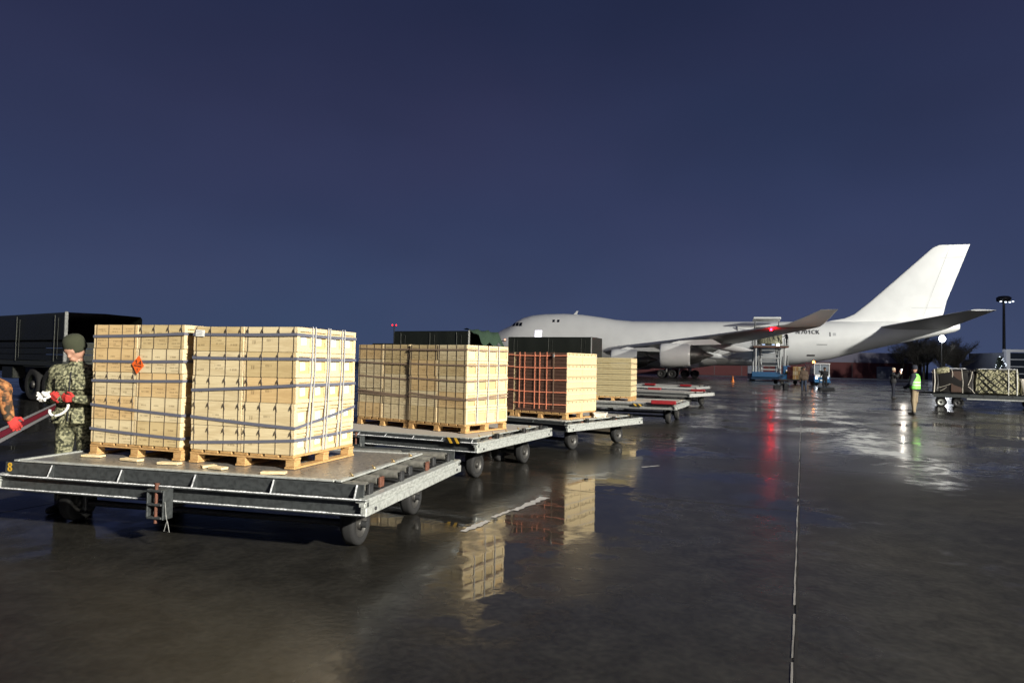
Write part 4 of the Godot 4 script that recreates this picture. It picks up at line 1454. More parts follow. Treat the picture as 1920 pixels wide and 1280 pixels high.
# ---------- canvas-sided army truck; local x along the body (tail at x = 0, body towards -x), z towards the camera
func make_truck(label: String, at: Vector3, turn: float, L: float, y0: float, y1: float, o: Dictionary) -> void:
	var t := thing("army_truck", label, "truck", at, turn, "dark trucks parked behind the dollies")
	var w := 2.5
	bx(t, "chassis", V(-L * 0.5 - 1.0, y0 - 0.32, -w * 0.5), V(L + 2.4, 0.22, 0.9), M.truck_frame, 0.01)
	bx(t, "cargo_floor", V(-L * 0.5, y0 - 0.07, -w * 0.5), V(L, 0.16, w), M.truck_frame, 0.01)
	for k in 3:
		bx(t, "side_board", V(-L * 0.5, y0 + 0.13 + k * 0.21, -0.02), V(L - 0.02, 0.195, 0.03), M.truck_green, 0.005)
		bx(t, "tail_board", V(-0.015, y0 + 0.13 + k * 0.21, -w * 0.5), V(0.03, 0.195, w - 0.1), M.truck_frame, 0.005)
	# canvas hood with soft ridges over the hoops
	var m := MB.new()
	var rows := []
	var n := 26
	rng.seed = int(absf(at.x) * 100.0)
	for i in n + 1:
		var x := -L * i / n
		var rib := 0.02 * absf(sin(PI * i / 6.5)) + rng.randf_range(-0.01, 0.01)
		var yb := y0 + 0.72
		rows.append(PackedVector3Array([V(x, yb, 0.0), V(x, yb + (y1 - yb) * 0.5, 0.01 - rib), V(x, y1 - 0.10, -0.005 - rib), V(x, y1 - 0.02, -0.06), V(x, y1 - rib * 0.6, -w * 0.3), V(x, y1 + 0.02 - rib, -w * 0.5), V(x, y1 - rib * 0.6, -w * 0.7), V(x, y1 - 0.02, -w + 0.06), V(x, y1 - 0.10, -w), V(x, yb, -w)]))
	m.grid(rows, false)
	m.fan(rows[-1], Vector3.LEFT)
	part(t, "canvas_hood", m, M.truck_green)
	if not o.get("open", false):
		bx(t, "rear_curtain", V(0.012, (y0 + 0.72 + y1) * 0.5, -w * 0.5), V(0.02, y1 - y0 - 0.74, w - 0.06), o.get("rear", M.truck_frame), 0.004)
	for x in [-0.6, -L * 0.5, -L + 0.4]:
		tb(t, "hoop_post", [V(x, y0, 0.025), V(x, y1 - 0.1, 0.02)], 0.018, M.truck_frame, 6)
		tb(t, "lashing_rope", [V(x + 0.25, y0 + 0.1, 0.03), V(x + 0.25, y0 + 0.72, 0.03), V(x + 0.25, y1 - 0.2, 0.022)], 0.009, M.truck_frame, 5)
	bx(t, "rear_post", V(0.02, (y0 + y1) * 0.5, -0.05), V(0.06, y1 - y0, 0.10), M.steel_pale, 0.01)
	for x in [-1.0, -2.3, -L - 1.4]:
		for z in [-0.2, -w + 0.2]:
			wheel(t, V(x, 0.55, z), 0.55, 0.36, M.truck_green, Basis(Vector3.UP, PI / 2))
	# cab in front of the body
	m = MB.new()
	m.prism([Vector2(-L - 0.15, y0 - 0.35), Vector2(-L - 0.15, y0 + 1.35), Vector2(-L - 1.35, y0 + 1.35), Vector2(-L - 1.75, y0 + 0.6), Vector2(-L - 2.2, y0 + 0.4), Vector2(-L - 2.2, y0 - 0.45)], V(0, 0, -w + 0.1), V(1, 0, 0), V(0, 1, 0), V(0, 0, w - 0.2))
	var cab := part(t, "cab", m, M.truck_green)
	bx(cab, "cab_window", V(-L - 0.8, y0 + 0.95, -0.095), V(0.85, 0.5, 0.012), M.window_dark)
	bx(t, "mudguard", V(-1.65, 1.16, -0.2), V(2.5, 0.03, 0.42), M.truck_frame, 0.01)
	bx(t, "tool_box", V(-L * 0.62, y0 - 0.42, -0.25), V(0.9, 0.42, 0.4), M.truck_green, 0.02)

# lumpy block of wrapped freight
func lumpy(c: Vector3, s: Vector3, amp: float, seed: int, fine := 0.0) -> MB:
	var f := FastNoiseLite.new()
	f.seed = seed
	f.frequency = 1.6
	var m := MB.new()
	var rows := []
	var nv := 24 if fine > 0.0 else 14
	var nu := 96 if fine > 0.0 else 44
	for i in nv + 1:
		var l := PackedVector3Array()
		var ph := -PI / 2 + PI * i / nv
		for j in nu:
			var a := TAU * j / nu
			var e := 0.16
			var cx := signf(cos(a)) * pow(absf(cos(a)), e)
			var cz := signf(sin(a)) * pow(absf(sin(a)), e)
			var cp := pow(maxf(cos(ph), 0.0), e)
			var p := V(cx * cp * s.x, signf(sin(ph)) * pow(absf(sin(ph)), e) * s.y, cz * cp * s.z) * 0.5
			var d := f.get_noise_3dv(p * 1.6) * amp + fine * absf(f.get_noise_3d(p.x * 4.5 + p.y * 3.0, p.y * 1.5 - p.x * 1.2, p.z * 4.0))
			if p.y < -s.y * 0.45: d = 0.0
			l.append(c + p * (1.0 + d / s.y))
		rows.append(l)
	m.grid(rows, true)
	return m

func cord(m: MB, a: Vector3, b: Vector3, r: float, seed: float) -> void:
	var pts := []
	for i in 6:
		var t := i / 5.0
		pts.append(a.lerp(b, t) + V(0, 0, 0.012 * sin(t * 9.0 + seed)))
	m.tube(pts, r, 4, false)

func make_far_cargo() -> void:
	# dolly on the other side of the lane with netted freight
	var at := V(19.0, 0, -31.2)
	var turn := -0.55
	var t := thing("flat_dolly", "long low dark dolly carrying wrapped and netted freight", "dolly", at, turn)
	bx(t, "frame_beam", V(2.7, 0.52, 0.0), V(4.9, 0.16, 0.08), M.dolly_steel, 0.01)
	bx(t, "bumper_rail", V(3.5, 0.40, 0.05), V(4.0, 0.06, 0.06), M.rail_aluminium, 0.01)
	bx(t, "frame_beam", V(2.7, 0.52, -2.3), V(4.9, 0.16, 0.08), M.dolly_steel, 0.01)
	bx(t, "deck", V(2.7, 0.57, -1.15), V(5.0, 0.05, 2.3), M.dolly_dark)
	bx(t, "towing_arm", V(0.0, 0.62, -0.6), V(0.9, 0.09, 0.12), M.dolly_dark, 0.01)
	for k in 8:
		bx(t, "lashing_slot", V(1.6 + k * 0.52, 0.56, 0.045), V(0.04, 0.07, 0.02), M.black_paint)
	for x in [0.55, 1.2, 3.9, 4.6]:
		for z in [-0.15, -2.1]:
			wheel(t, V(x, 0.22, z), 0.22, 0.16, M.rail_aluminium if x == 0.55 else M.dolly_dark, Basis(Vector3.UP, PI / 2))
	var c1 := part(self, "wrapped_freight", lumpy(V(1.03, 1.16, -1.15), V(1.56, 1.06, 2.05), 0.10, 5, 0.14), M.black_wrap)
	c1.position = at
	c1.rotation.y = turn
	meta(c1, "freight wrapped in shiny black plastic with loose folds", "freight")
	for q in [[1.12, 1.15, 0.42, 0.95, "brown_sheet", M.brown_wrap]]:
		var s := lumpy(V(q[0], q[1], -0.14), V(q[2], q[3], 0.18), 0.05, 9)
		part(c1, q[4], s, q[5])
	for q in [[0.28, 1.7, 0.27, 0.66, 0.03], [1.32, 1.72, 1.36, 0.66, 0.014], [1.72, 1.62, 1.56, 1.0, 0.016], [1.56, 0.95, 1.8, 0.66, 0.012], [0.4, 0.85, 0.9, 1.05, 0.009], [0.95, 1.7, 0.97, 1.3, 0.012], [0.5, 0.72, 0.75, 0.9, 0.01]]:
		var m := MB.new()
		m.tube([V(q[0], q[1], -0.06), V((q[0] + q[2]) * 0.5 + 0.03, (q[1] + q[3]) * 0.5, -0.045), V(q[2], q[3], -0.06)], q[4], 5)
		part(c1, "fold_highlight", m, M.clear_wrap)  # pale streaks painting the bright highlights on the black plastic folds
	var roll := MB.new()
	roll.lathe([Vector2(0.02, -0.35), Vector2(0.15, -0.33), Vector2(0.17, 0.0), Vector2(0.15, 0.33), Vector2(0.02, 0.35)], V(0.62, 1.63, -0.2), Basis(V(0, 0, 1), V(0.75, 0.1, 0), V(0, 1, 0)), 12)
	var ro := part(self, "rolled_net", roll, M.camo_cargo)
	ro.position = at
	ro.rotation.y = turn
	meta(ro, "rolled beige camouflage bundle lying on black wrapped freight", "bundle")
	var c2 := part(self, "netted_freight", lumpy(V(2.62, 1.17, -1.15), V(1.56, 1.10, 2.1), 0.12, 14, 0.08), M.camo_cargo)
	c2.position = at
	c2.rotation.y = turn
	meta(c2, "beige camouflage freight held down under a dark diamond net", "freight")
	var k := 0
	for i in range(-4, 7):
		for sl in [1.0, -1.0]:
			var x0 := 1.9 + i * 0.29
			var pts := []
			for j in 9:
				var x := x0 + j * 0.125 if sl > 0.0 else x0 + 1.0 - j * 0.125
				var y := 0.68 + j * 0.13
				if x > 1.88 and x < 3.36:
					pts.append(V(x, y, -0.055 + 0.02 * sin(x * 9.0 + y * 5.0)))
			if pts.size() > 1:
				var m := MB.new()
				m.tube(pts, 0.020, 5)
				part(c2, "net_cord", m, M.net_cord)
	for x in [3.02, 3.32]:
		var m := MB.new()
		m.tube([V(x, 1.76, -0.07), V(x + 0.01, 1.2, -0.03), V(x, 0.62, -0.06)], 0.024, 5)
		part(c2, "net_edge_rope", m, M.net_white)
	var sn := MB.new()
	rng.seed = 4
	for d in [[0.4, 1.5], [1.95, 2.6], [2.7, 3.3]]:
		frost_rim(sn, V(d[0], 1.735, -0.22), V(d[1], 1.735, -0.22), 0.16, 0.03)
	part(c2, "snow_ridge", sn, M.frost)
	var c3 := part(self, "covered_freight", lumpy(V(4.0, 0.96, -1.15), V(1.1, 0.70, 2.0), 0.2, 17), M.clear_wrap)
	c3.position = at
	c3.rotation.y = turn
	meta(c3, "low pale plastic-covered freight beside the camouflage load", "freight")

func make_loader() -> void:
	# high loader under the airplane's side door; local z towards the camera
	var t := thing("cargo_loader", "blue cargo loader with raised platform under the open side door", "loader", V(35.4, 0, -93.8), -0.2796)
	bx(t, "chassis", V(0, 0.55, -1.5), V(5.0, 0.75, 8.0), M.loader_blue, 0.05)
	bx(t, "front_step", V(-0.6, 0.85, 2.7), V(3.6, 0.7, 0.5), M.loader_blue, 0.04)
	for x in [-2.1, 2.1]:
		for z in [-4.6, 1.6]:
			wheel(t, V(x, 0.45, z), 0.45, 0.4, M.rim)
	# four masts, scissor arms, cross pipes
	for x in [-1.9, 1.75]:
		for z in [2.3, -3.4]:
			tb(t, "mast", [V(x, 0.6, z), V(x, 5.7, z)], 0.13, M.white_paint, 8)
			tb(t, "mast_guide", [V(x + 0.38, 0.6, z), V(x + 0.38, 3.4, z)], 0.09, M.steel_pale, 8)
	for k in 7:
		tb(t, "cross_pipe", [V(-1.2 + 0.1 * (k % 2), 1.5 + k * 0.52, 2.2), V(1.3 - 0.2 * (k % 3), 1.5 + k * 0.52, 2.2)], 0.065 if k % 3 else 0.1, M.white_paint, 6)
	for s in [-1.0, 1.0]:
		tb(t, "scissor_arm", [V(s * 1.1, 0.9, 2.0), V(s * 1.1, 5.0, -3.0)], 0.14, M.white_paint, 6)
		tb(t, "scissor_arm", [V(s * 1.1, 5.0, 2.0), V(s * 1.1, 0.9, -3.0)], 0.14, M.white_paint, 6)
	bx(t, "platform", V(0, 4.65, -1.0), V(4.6, 0.28, 7.0), M.steel_pale, 0.04)
	bx(t, "platform_edge", V(0, 4.55, 2.55), V(4.4, 0.22, 0.12), M.rust, 0.02)
	for x in [-2.2, 2.2]:
		for z in [2.3, 0.0, -2.6]:
			tb(t, "rail_post", [V(x, 4.7, z), V(x, 5.8, z)], 0.04, M.white_paint, 6)
		for y in [5.25, 5.8]:
			tb(t, "hand_rail", [V(x, y, 2.3), V(x, y, -2.6)], 0.04, M.white_paint, 6)
	bx(t, "operator_cabin", V(2.0, 1.5, 2.1), V(0.9, 1.1, 1.1), M.loader_blue, 0.05)
	for x in [-0.9, 0.3, 0.9]:
		bx(t, "platform_lamp", V(x, 4.86, 2.5), V(0.35, 0.14, 0.1), M.lamp_white if x == 0.9 else M.window_lit)
	var b := Basis(Vector3.UP, -0.2796)
	var c := part(self, "pallet_load", lumpy(V(0, 0.9, 0), V(3.0, 1.5, 2.4), 0.2, 23), M.camo_cargo)
	c.transform = Transform3D(b, V(35.4, 4.79, -93.8) + b * V(0, 0.0, 0.8))
	meta(c, "netted camouflage pallet load riding on the raised loader platform", "freight")
	for i in 9:
		var m := MB.new()
		m.tube([V(-1.45 + i * 0.36, 0.2, 1.2), V(-1.2 + i * 0.3 * (1.0 if i % 2 else 0.8), 1.62, 1.2)], 0.04, 4)
		part(c, "net_cord", m, M.net_cord)
	make_person("person", "worker in dark clothes standing on the raised loader platform", V(35.4, 4.79, -93.8) + b * V(2.0, 0, 1.9), -1.2, {"hand_cell": 0.02, "elbow_r": V(-0.28, 1.2, 0.15), "wrist_r": V(-0.2, 1.15, 0.38)}, [M.cloth_black, M.cloth_black, M.boot, M.skin, M.cloth_black], 0.035, M.cloth_black)
	make_person("person", "worker in yellow vest stooping at the foot of the loader", V(36.6, 0, -90.3), -0.9, {"hand_cell": 0.02, "pelvis": V(0, 0.92, -0.12), "chest": V(0, 1.16, 0.16), "look": V(0, -0.5, 1), "vest": M.vest_yellow, "elbow_r": V(-0.25, 0.95, 0.38), "wrist_r": V(-0.15, 0.8, 0.55), "elbow_l": V(0.25, 0.95, 0.38), "wrist_l": V(0.15, 0.8, 0.55)}, [M.cloth_navy, M.cloth_navy, M.boot, M.skin, M.cloth_black], 0.035, M.cab_white)

func make_tug() -> void:
	var t := thing("airport_tug", "small white and blue airport tug with amber beacon", "tug", V(31.3, 0, -70.5), 0.12)
	bx(t, "lower_body", V(0, 0.72, 0), V(1.75, 0.75, 2.8), M.loader_blue, 0.06)
	bx(t, "front_panel", V(0, 1.0, 1.42), V(1.6, 0.28, 0.06), M.cab_white, 0.02)
	bx(t, "bumper", V(0, 0.38, 1.44), V(1.75, 0.18, 0.14), M.loader_blue, 0.03)
	for x in [-0.8, 0.8]:
		for z in [1.3, -0.3]:
			bx(t, "cab_pillar", V(x, 1.62, z), V(0.09, 1.15, 0.09), M.cab_white, 0.02)
		bx(t, "side_glass", V(x, 1.65, 0.5), V(0.02, 0.95, 1.4), M.cab_glass)
		wheel(t, V(x * 0.95, 0.34, 0.95), 0.34, 0.24, M.rim)
		wheel(t, V(x * 0.95, 0.34, -0.9), 0.34, 0.24, M.rim)
	bx(t, "roof", V(0, 2.22, 0.5), V(1.8, 0.1, 1.8), M.cab_white, 0.03)
	bx(t, "windscreen", V(0, 1.65, 1.31), V(1.5, 0.95, 0.02), M.cab_glass)
	bx(t, "dashboard", V(0, 1.15, 1.0), V(1.5, 0.12, 0.5), M.cloth_black, 0.03)
	bx(t, "seat", V(-0.1, 1.3, -0.2), V(0.6, 0.9, 0.18), M.cloth_black, 0.05)
	bx(t, "number_plate", V(0, 0.55, 1.46), V(0.5, 0.12, 0.02), M.paper)
	var m := MB.new()
	m.lathe([Vector2(0.12, 2.27), Vector2(0.12, 2.42), Vector2(0.07, 2.5), Vector2(0.01, 2.51)], V(-0.45, 0, 0.6), Basis.IDENTITY, 12)
	part(t, "beacon_lamp", m, M.lamp_amber)
	add_lamp(t, V(-0.45, 2.40, 0.6), Color(1.0, 0.55, 0.2), 0.3, 0.1)
	for x in [-0.62, 0.62]:
		m = MB.new()
		m.lathe([Vector2(0.09, 0.0), Vector2(0.085, 0.02), Vector2(0.01, 0.03)], V(x, 0.78, 1.42), Basis(V(1, 0, 0), PI / 2), 12)
		part(t, "headlight", m, M.lamp_white if x < 0.0 else M.window_lit)
	var d := thing("baggage_trailer", "low trailer stacked with tan cartons behind the white tug", "trailer", V(29.2, 0, -71.9), 0.12)
	bx(d, "bed", V(0, 0.48, 0), V(2.9, 0.14, 1.6), M.dolly_dark, 0.02)
	tb(d, "drawbar", [V(1.4, 0.45, 0), V(2.3, 0.42, 0.1)], 0.05, M.dolly_dark, 6)
	for x in [-1.1, 1.1]:
		for z in [-0.65, 0.65]:
			wheel(d, V(x, 0.22, z), 0.22, 0.16, M.rim, Basis(Vector3.UP, PI / 2))
	rng.seed = 3
	for i in 2:
		for k in 3:
			for j in 2:
				var b := thing("carton", "tan carton, %s layer, %s pile of the low trailer" % [["bottom", "middle", "top"][k], ["outer", "inner"][i] + (" front" if j == 0 else " back")], "carton", V(29.2, 0.555 + k * 0.44, -71.9) + Basis(Vector3.UP, 0.12) * V(0.45 + i * 0.62, 0, 0.3 - j * 0.6), 0.12 + rng.randf_range(-0.03, 0.03), "cartons on the low trailer")
				bx(b, "carton_box", V(0, 0.215, 0), V(0.58, 0.425, 0.55), M.pine if (i + k + j) % 2 else M.pallet_wood, 0.01)
				bx(b, "tape", V(0, 0.2, 0.277), V(0.06, 0.36, 0.004), M.clear_wrap)

func add_lamp(parent: Node, at: Vector3, c: Color, e: float, size: float) -> void:
	var l := OmniLight3D.new()
	l.name = "lamp_light"
	l.light_color = c
	l.light_energy = e
	l.light_size = size
	l.omni_range = 80.0
	l.omni_attenuation = 2.0
	l.shadow_enabled = true
	parent.add_child(l, true)
	l.position = at

func tripod(label: String, at: Vector3, h: float) -> void:
	var t := thing("camera_tripod", label, "tripod", at)
	for k in 3:
		var a := TAU * k / 3.0 + 0.4
		tb(t, "leg", [V(cos(a) * 0.42, 0.012, sin(a) * 0.42), V(cos(a) * 0.04, h - 0.1, sin(a) * 0.04)], [0.014, 0.02], M.cloth_black, 6)
	bx(t, "tripod_head", V(0, h - 0.02, 0), V(0.12, 0.12, 0.12), M.cloth_black, 0.02)
	bx(t, "camera", V(0, h + 0.1, -0.02), V(0.14, 0.15, 0.34), M.cloth_black, 0.02)
	tb(t, "lens", [V(0, h + 0.1, -0.18), V(0, h + 0.1, -0.36)], 0.055, M.cloth_black, 10)

func bag(label: String, at: Vector3, s: Vector3, mat: Material) -> void:
	var t := thing("equipment_bag", label, "bag", at)
	part(t, "bag_body", lumpy(V(0, s.y * 0.5, 0), s, 0.06, 3), mat)
	tb(t, "handle", [V(-s.x * 0.25, s.y * 0.96, 0), V(-s.x * 0.1, s.y + 0.09, 0), V(s.x * 0.1, s.y + 0.09, 0), V(s.x * 0.25, s.y * 0.96, 0)], 0.015, M.cloth_black, 5)

func bare_tree(label: String, at: Vector3, h: float, seed: int) -> void:
	var t := thing("bare_tree", label, "tree", at, 0.0, "bare trees behind the lamp")
	rng.seed = seed
	var trunk := MB.new()
	var tips := []
	var top := V(rng.randf_range(-0.4, 0.4), h * 0.5, rng.randf_range(-0.4, 0.4))
	trunk.tube([V(0, 0, 0), top * 0.5 + V(0.1, 0, 0), top], [h * 0.022, h * 0.016, h * 0.011], 7)
	for i in 18:
		var b0 := top * rng.randf_range(0.45, 1.0)
		var a := rng.randf_range(0, TAU)
		var d := V(cos(a), rng.randf_range(0.6, 1.6), sin(a)).normalized() * h * rng.randf_range(0.28, 0.5)
		var mid := b0 + d * 0.5 + V(0, -0.1, 0)
		trunk.tube([b0, mid, b0 + d], [h * 0.008, h * 0.005, h * 0.002], 5)
		tips.append([b0, d])
	part(t, "trunk", trunk, M.bark)
	var crown := MB.new()
	for q in tips:
		for j in 46:
			var p: Vector3 = q[0] + q[1] * rng.randf_range(0.25, 1.0)
			var d := V(rng.randf_range(-1, 1), rng.randf_range(-0.3, 1.2), rng.randf_range(-1, 1)).normalized() * h * rng.randf_range(0.05, 0.13)
			var e := p + d
			crown.tube([p, e], [0.022, 0.008], 3, false)
			for z in 3:
				var s := p.lerp(e, rng.randf_range(0.3, 1.0))
				crown.tube([s, s + V(rng.randf_range(-1, 1), rng.randf_range(-0.4, 1), rng.randf_range(-1, 1)) * h * 0.035], [0.012, 0.006], 3, false)
	part(t, "crown", crown, M.bark)

func make_background() -> void:
	# long low hangar behind the airplane
	var t := thing("hangar", "long low hangar with dark red wall under a mauve roof band", "building", V(90.2, 0, -150.0), -0.05)
	bx(t, "wall", V(-50, 1.7, -6), V(100, 3.4, 12), M.wall_red)
	bx(t, "roof_band", V(-50, 4.5, -6), V(100.4, 2.2, 12.4), M.wall_mauve)
	for k in 16:
		bx(t, "panel_joint", V(-3 - k * 6.0, 1.6, 0.02), V(0.12, 3.2, 0.05), M.panel_line)
	for k in 3:
		var d := bx(t, "door", V(-8 - k * 14.0, 1.3, 0.05), V(3.4, 2.6, 0.1), M.wall_grey)
		for j in 3:
			bx(d, "door_slat", V(-8 - k * 14.0, 0.5 + j * 0.8, 0.11), V(3.2, 0.06, 0.03), M.panel_line)
	# terminal building at the edge of the frame
	t = thing("terminal_building", "pale terminal building with white frame and dark glass bays", "building", V(89.8, 0, -124.0), 0.0)
	bx(t, "wall", V(8, 2.7, -5.2), V(16, 5.4, 9.6), M.wall_grey)
	for x in [0.35, 5.0, 9.6]:
		bx(t, "column", V(x, 2.95, -0.1), V(0.7, 5.9, 0.7), M.wall_white, 0.03)
	bx(t, "roof_edge", V(8, 5.75, -0.2), V(16.2, 0.5, 1.0), M.wall_white, 0.03)
	for k in 4:
		for x in [2.7, 7.3]:
			var w := bx(t, "window", V(x, 0.9 + k * 1.3, -0.36), V(3.8, 1.05, 0.06), M.window_dark)
			bx(w, "window_sill", V(x, 0.3 + k * 1.3, -0.2), V(3.9, 0.14, 0.3), M.wall_white)
	t = thing("office_annex", "low grey annex with a fluted white top beside the terminal", "building", V(97.5, 0, -133.0), 0.0)
	bx(t, "wall", V(-2.0, 2.1, -3), V(7.5, 4.2, 6), M.wall_grey)
	for k in 12:
		bx(t, "parapet_fin", V(-5.5 + k * 0.62, 4.55, 0.05), V(0.36, 0.9, 0.2), M.wall_white)
	bx(t, "parapet", V(-2.0, 4.5, -0.1), V(7.5, 0.85, 0.12), M.wall_mauve)
	for x in [-2.6, -1.2]:
		bx(t, "lit_window", V(x, 2.0, 0.03), V(0.5, 1.6, 0.06), M.window_lit)
	# dark bare trees
	var q := 0
	var kinds := ["bare tree with wide crown beside the hangar corner", "tall bare tree behind the bright lamp post", "small bare tree next to the annex", "bare tree behind the far lighting tower", "tallest bare tree between lamp post and hangar", "bare tree rising behind the grey annex", "low bare tree against the hangar roof", "large bare tree deep behind the lamp post", "slender bare tree just beyond the lamp post", "spreading bare tree over the netted freight", "bare tree filling the gap beside the conifer", "crooked bare tree at the end of the row"]
	for d in [[77.5, -131.0, 9.5], [82.0, -136.0, 11.0], [84.5, -130.0, 8.0], [88.0, -140.0, 10.5], [86.0, -144.0, 12.0], [95.5, -146.0, 9.0], [80.0, -140.0, 9.0], [90.0, -148.0, 12.5], [80.5, -127.0, 8.5], [87.0, -133.0, 9.5], [84.0, -139.0, 10.0], [92.0, -141.0, 9.0]]:
		bare_tree(kinds[q], V(d[0], 0, d[1]), d[2], 40 + q)
		q += 1
	# conifer hung with small lights
	t = thing("lit_conifer", "conifer covered in tiny white lights below the lighting tower", "tree", V(84.5, 0, -118.0))
	rng.seed = 9
	tb(t, "trunk", [V(0, 0, 0), V(0, 4.6, 0)], [0.16, 0.03], M.bark, 6)
	var cr := MB.new()
	for i in 900:
		var y := pow(rng.randf(), 0.8) * 4.3 + 0.3
		var r := (4.9 - y) * 0.36 * sqrt(rng.randf())
		var a := rng.randf_range(0, TAU)
		var p := V(cos(a) * r, y, sin(a) * r)
		var s := V(cos(a) * 0.30, -0.12, sin(a) * 0.30)
		var w := V(-sin(a) * 0.10, 0.03, cos(a) * 0.10)
		cr.quad(p - w, p + w, p + s + w * 0.3, p + s - w * 0.3, Vector3.UP)
	part(t, "crown", cr, M.needle)
	for i in 26:
		var y := rng.randf_range(0.9, 4.5)
		var r := (4.9 - y) * 0.37 + 0.2
		var a := rng.randf_range(-0.2, PI + 0.2)
		var m := MB.new()
		m.lathe([Vector2(0.005, -0.06), Vector2(0.055, 0), Vector2(0.005, 0.06)], V(cos(a) * r, y, sin(a) * r), Basis.IDENTITY, 6)
		part(t, "light_bulb", m, M.fairy)
	# far lighting tower
	t = thing("lighting_tower", "slim dark lighting tower with a crown of small lamps", "light mast", V(101.8, 0, -141.0))
	tb(t, "pole", [V(0, 0, 0), V(0, 16.8, 0)], [0.34, 0.22], M.dolly_dark, 8)
	var m := MB.new()
	m.lathe([Vector2(0.25, 16.2), Vector2(1.3, 16.6), Vector2(1.35, 17.3), Vector2(0.9, 17.6), Vector2(0.1, 17.7)], Vector3.ZERO, Basis.IDENTITY, 14)
	part(t, "lamp_crown", m, M.dolly_dark)
	for d in [[-1.25, 16.4], [-0.25, 16.3], [0.6, 16.3], [1.25, 16.45]]:
		bx(t, "lamp", V(d[0], d[1], 0.9), V(0.3, 0.18, 0.16), M.fairy)
	# bright lamp post beyond the tail
	t = thing("lamp_post", "lamp post with dazzling white floodlight under the tail", "lamp", V(77.3, 0, -122.5))
	tb(t, "pole", [V(0, 0, -0.12), V(0, 7.6, -0.12)], [0.09, 0.06], M.black_paint, 8)
	bx(t, "lamp_head", V(0, 7.62, -0.1), V(0.9, 0.55, 0.3), M.dolly_dark, 0.03)
	m = MB.new()
	m.lathe([Vector2(0.60, 0.0), Vector2(0.56, 0.10), Vector2(0.34, 0.18), Vector2(0.01, 0.2)], V(0, 7.62, 0.06), Basis(V(1, 0, 0), PI / 2), 16)
	part(t, "lamp_glass", m, M.lamp_white)
	add_lamp(t, V(0, 7.62, 0.4), Color(0.95, 0.97, 1.0), 60.0, 0.3)
	# mast with red obstruction lights beyond the trucks
	t = thing("obstruction_mast", "thin far mast with two red warning lights", "mast", V(-26.0, 0, -150.0))
	tb(t, "pole", [V(0, 0, 0), V(0, 9.6, 0)], 0.12, M.dolly_dark, 6)
	tb(t, "cross_arm", [V(-0.4, 9.5, 0), V(0.45, 9.5, 0)], 0.06, M.dolly_dark, 6)
	for x in [-0.4, 0.45]:
		m = MB.new()
		m.lathe([Vector2(0.01, 9.5), Vector2(0.12, 9.6), Vector2(0.12, 9.75), Vector2(0.01, 9.85)], V(x, 0, 0), Basis.IDENTITY, 8)
		part(t, "warning_light", m, M.lamp_red_small)
	t = thing("traffic_cone", "orange traffic cone standing on the apron beside the loader", "cone", V(25.3, 0, -78))
	m = MB.new()
	m.lathe([Vector2(0.16, 0.03), Vector2(0.03, 0.72), Vector2(0.001, 0.73)], Vector3.ZERO, Basis.IDENTITY, 14)
	part(t, "cone_body", m, M.cone_orange)
	bx(t, "cone_base", V(0, 0.015, 0), V(0.42, 0.03, 0.42), M.cone_orange, 0.005)
func on_dolly(C: Vector3, turn: float, p: Vector3) -> Vector3:
	return C + Basis(Vector3.UP, turn) * p

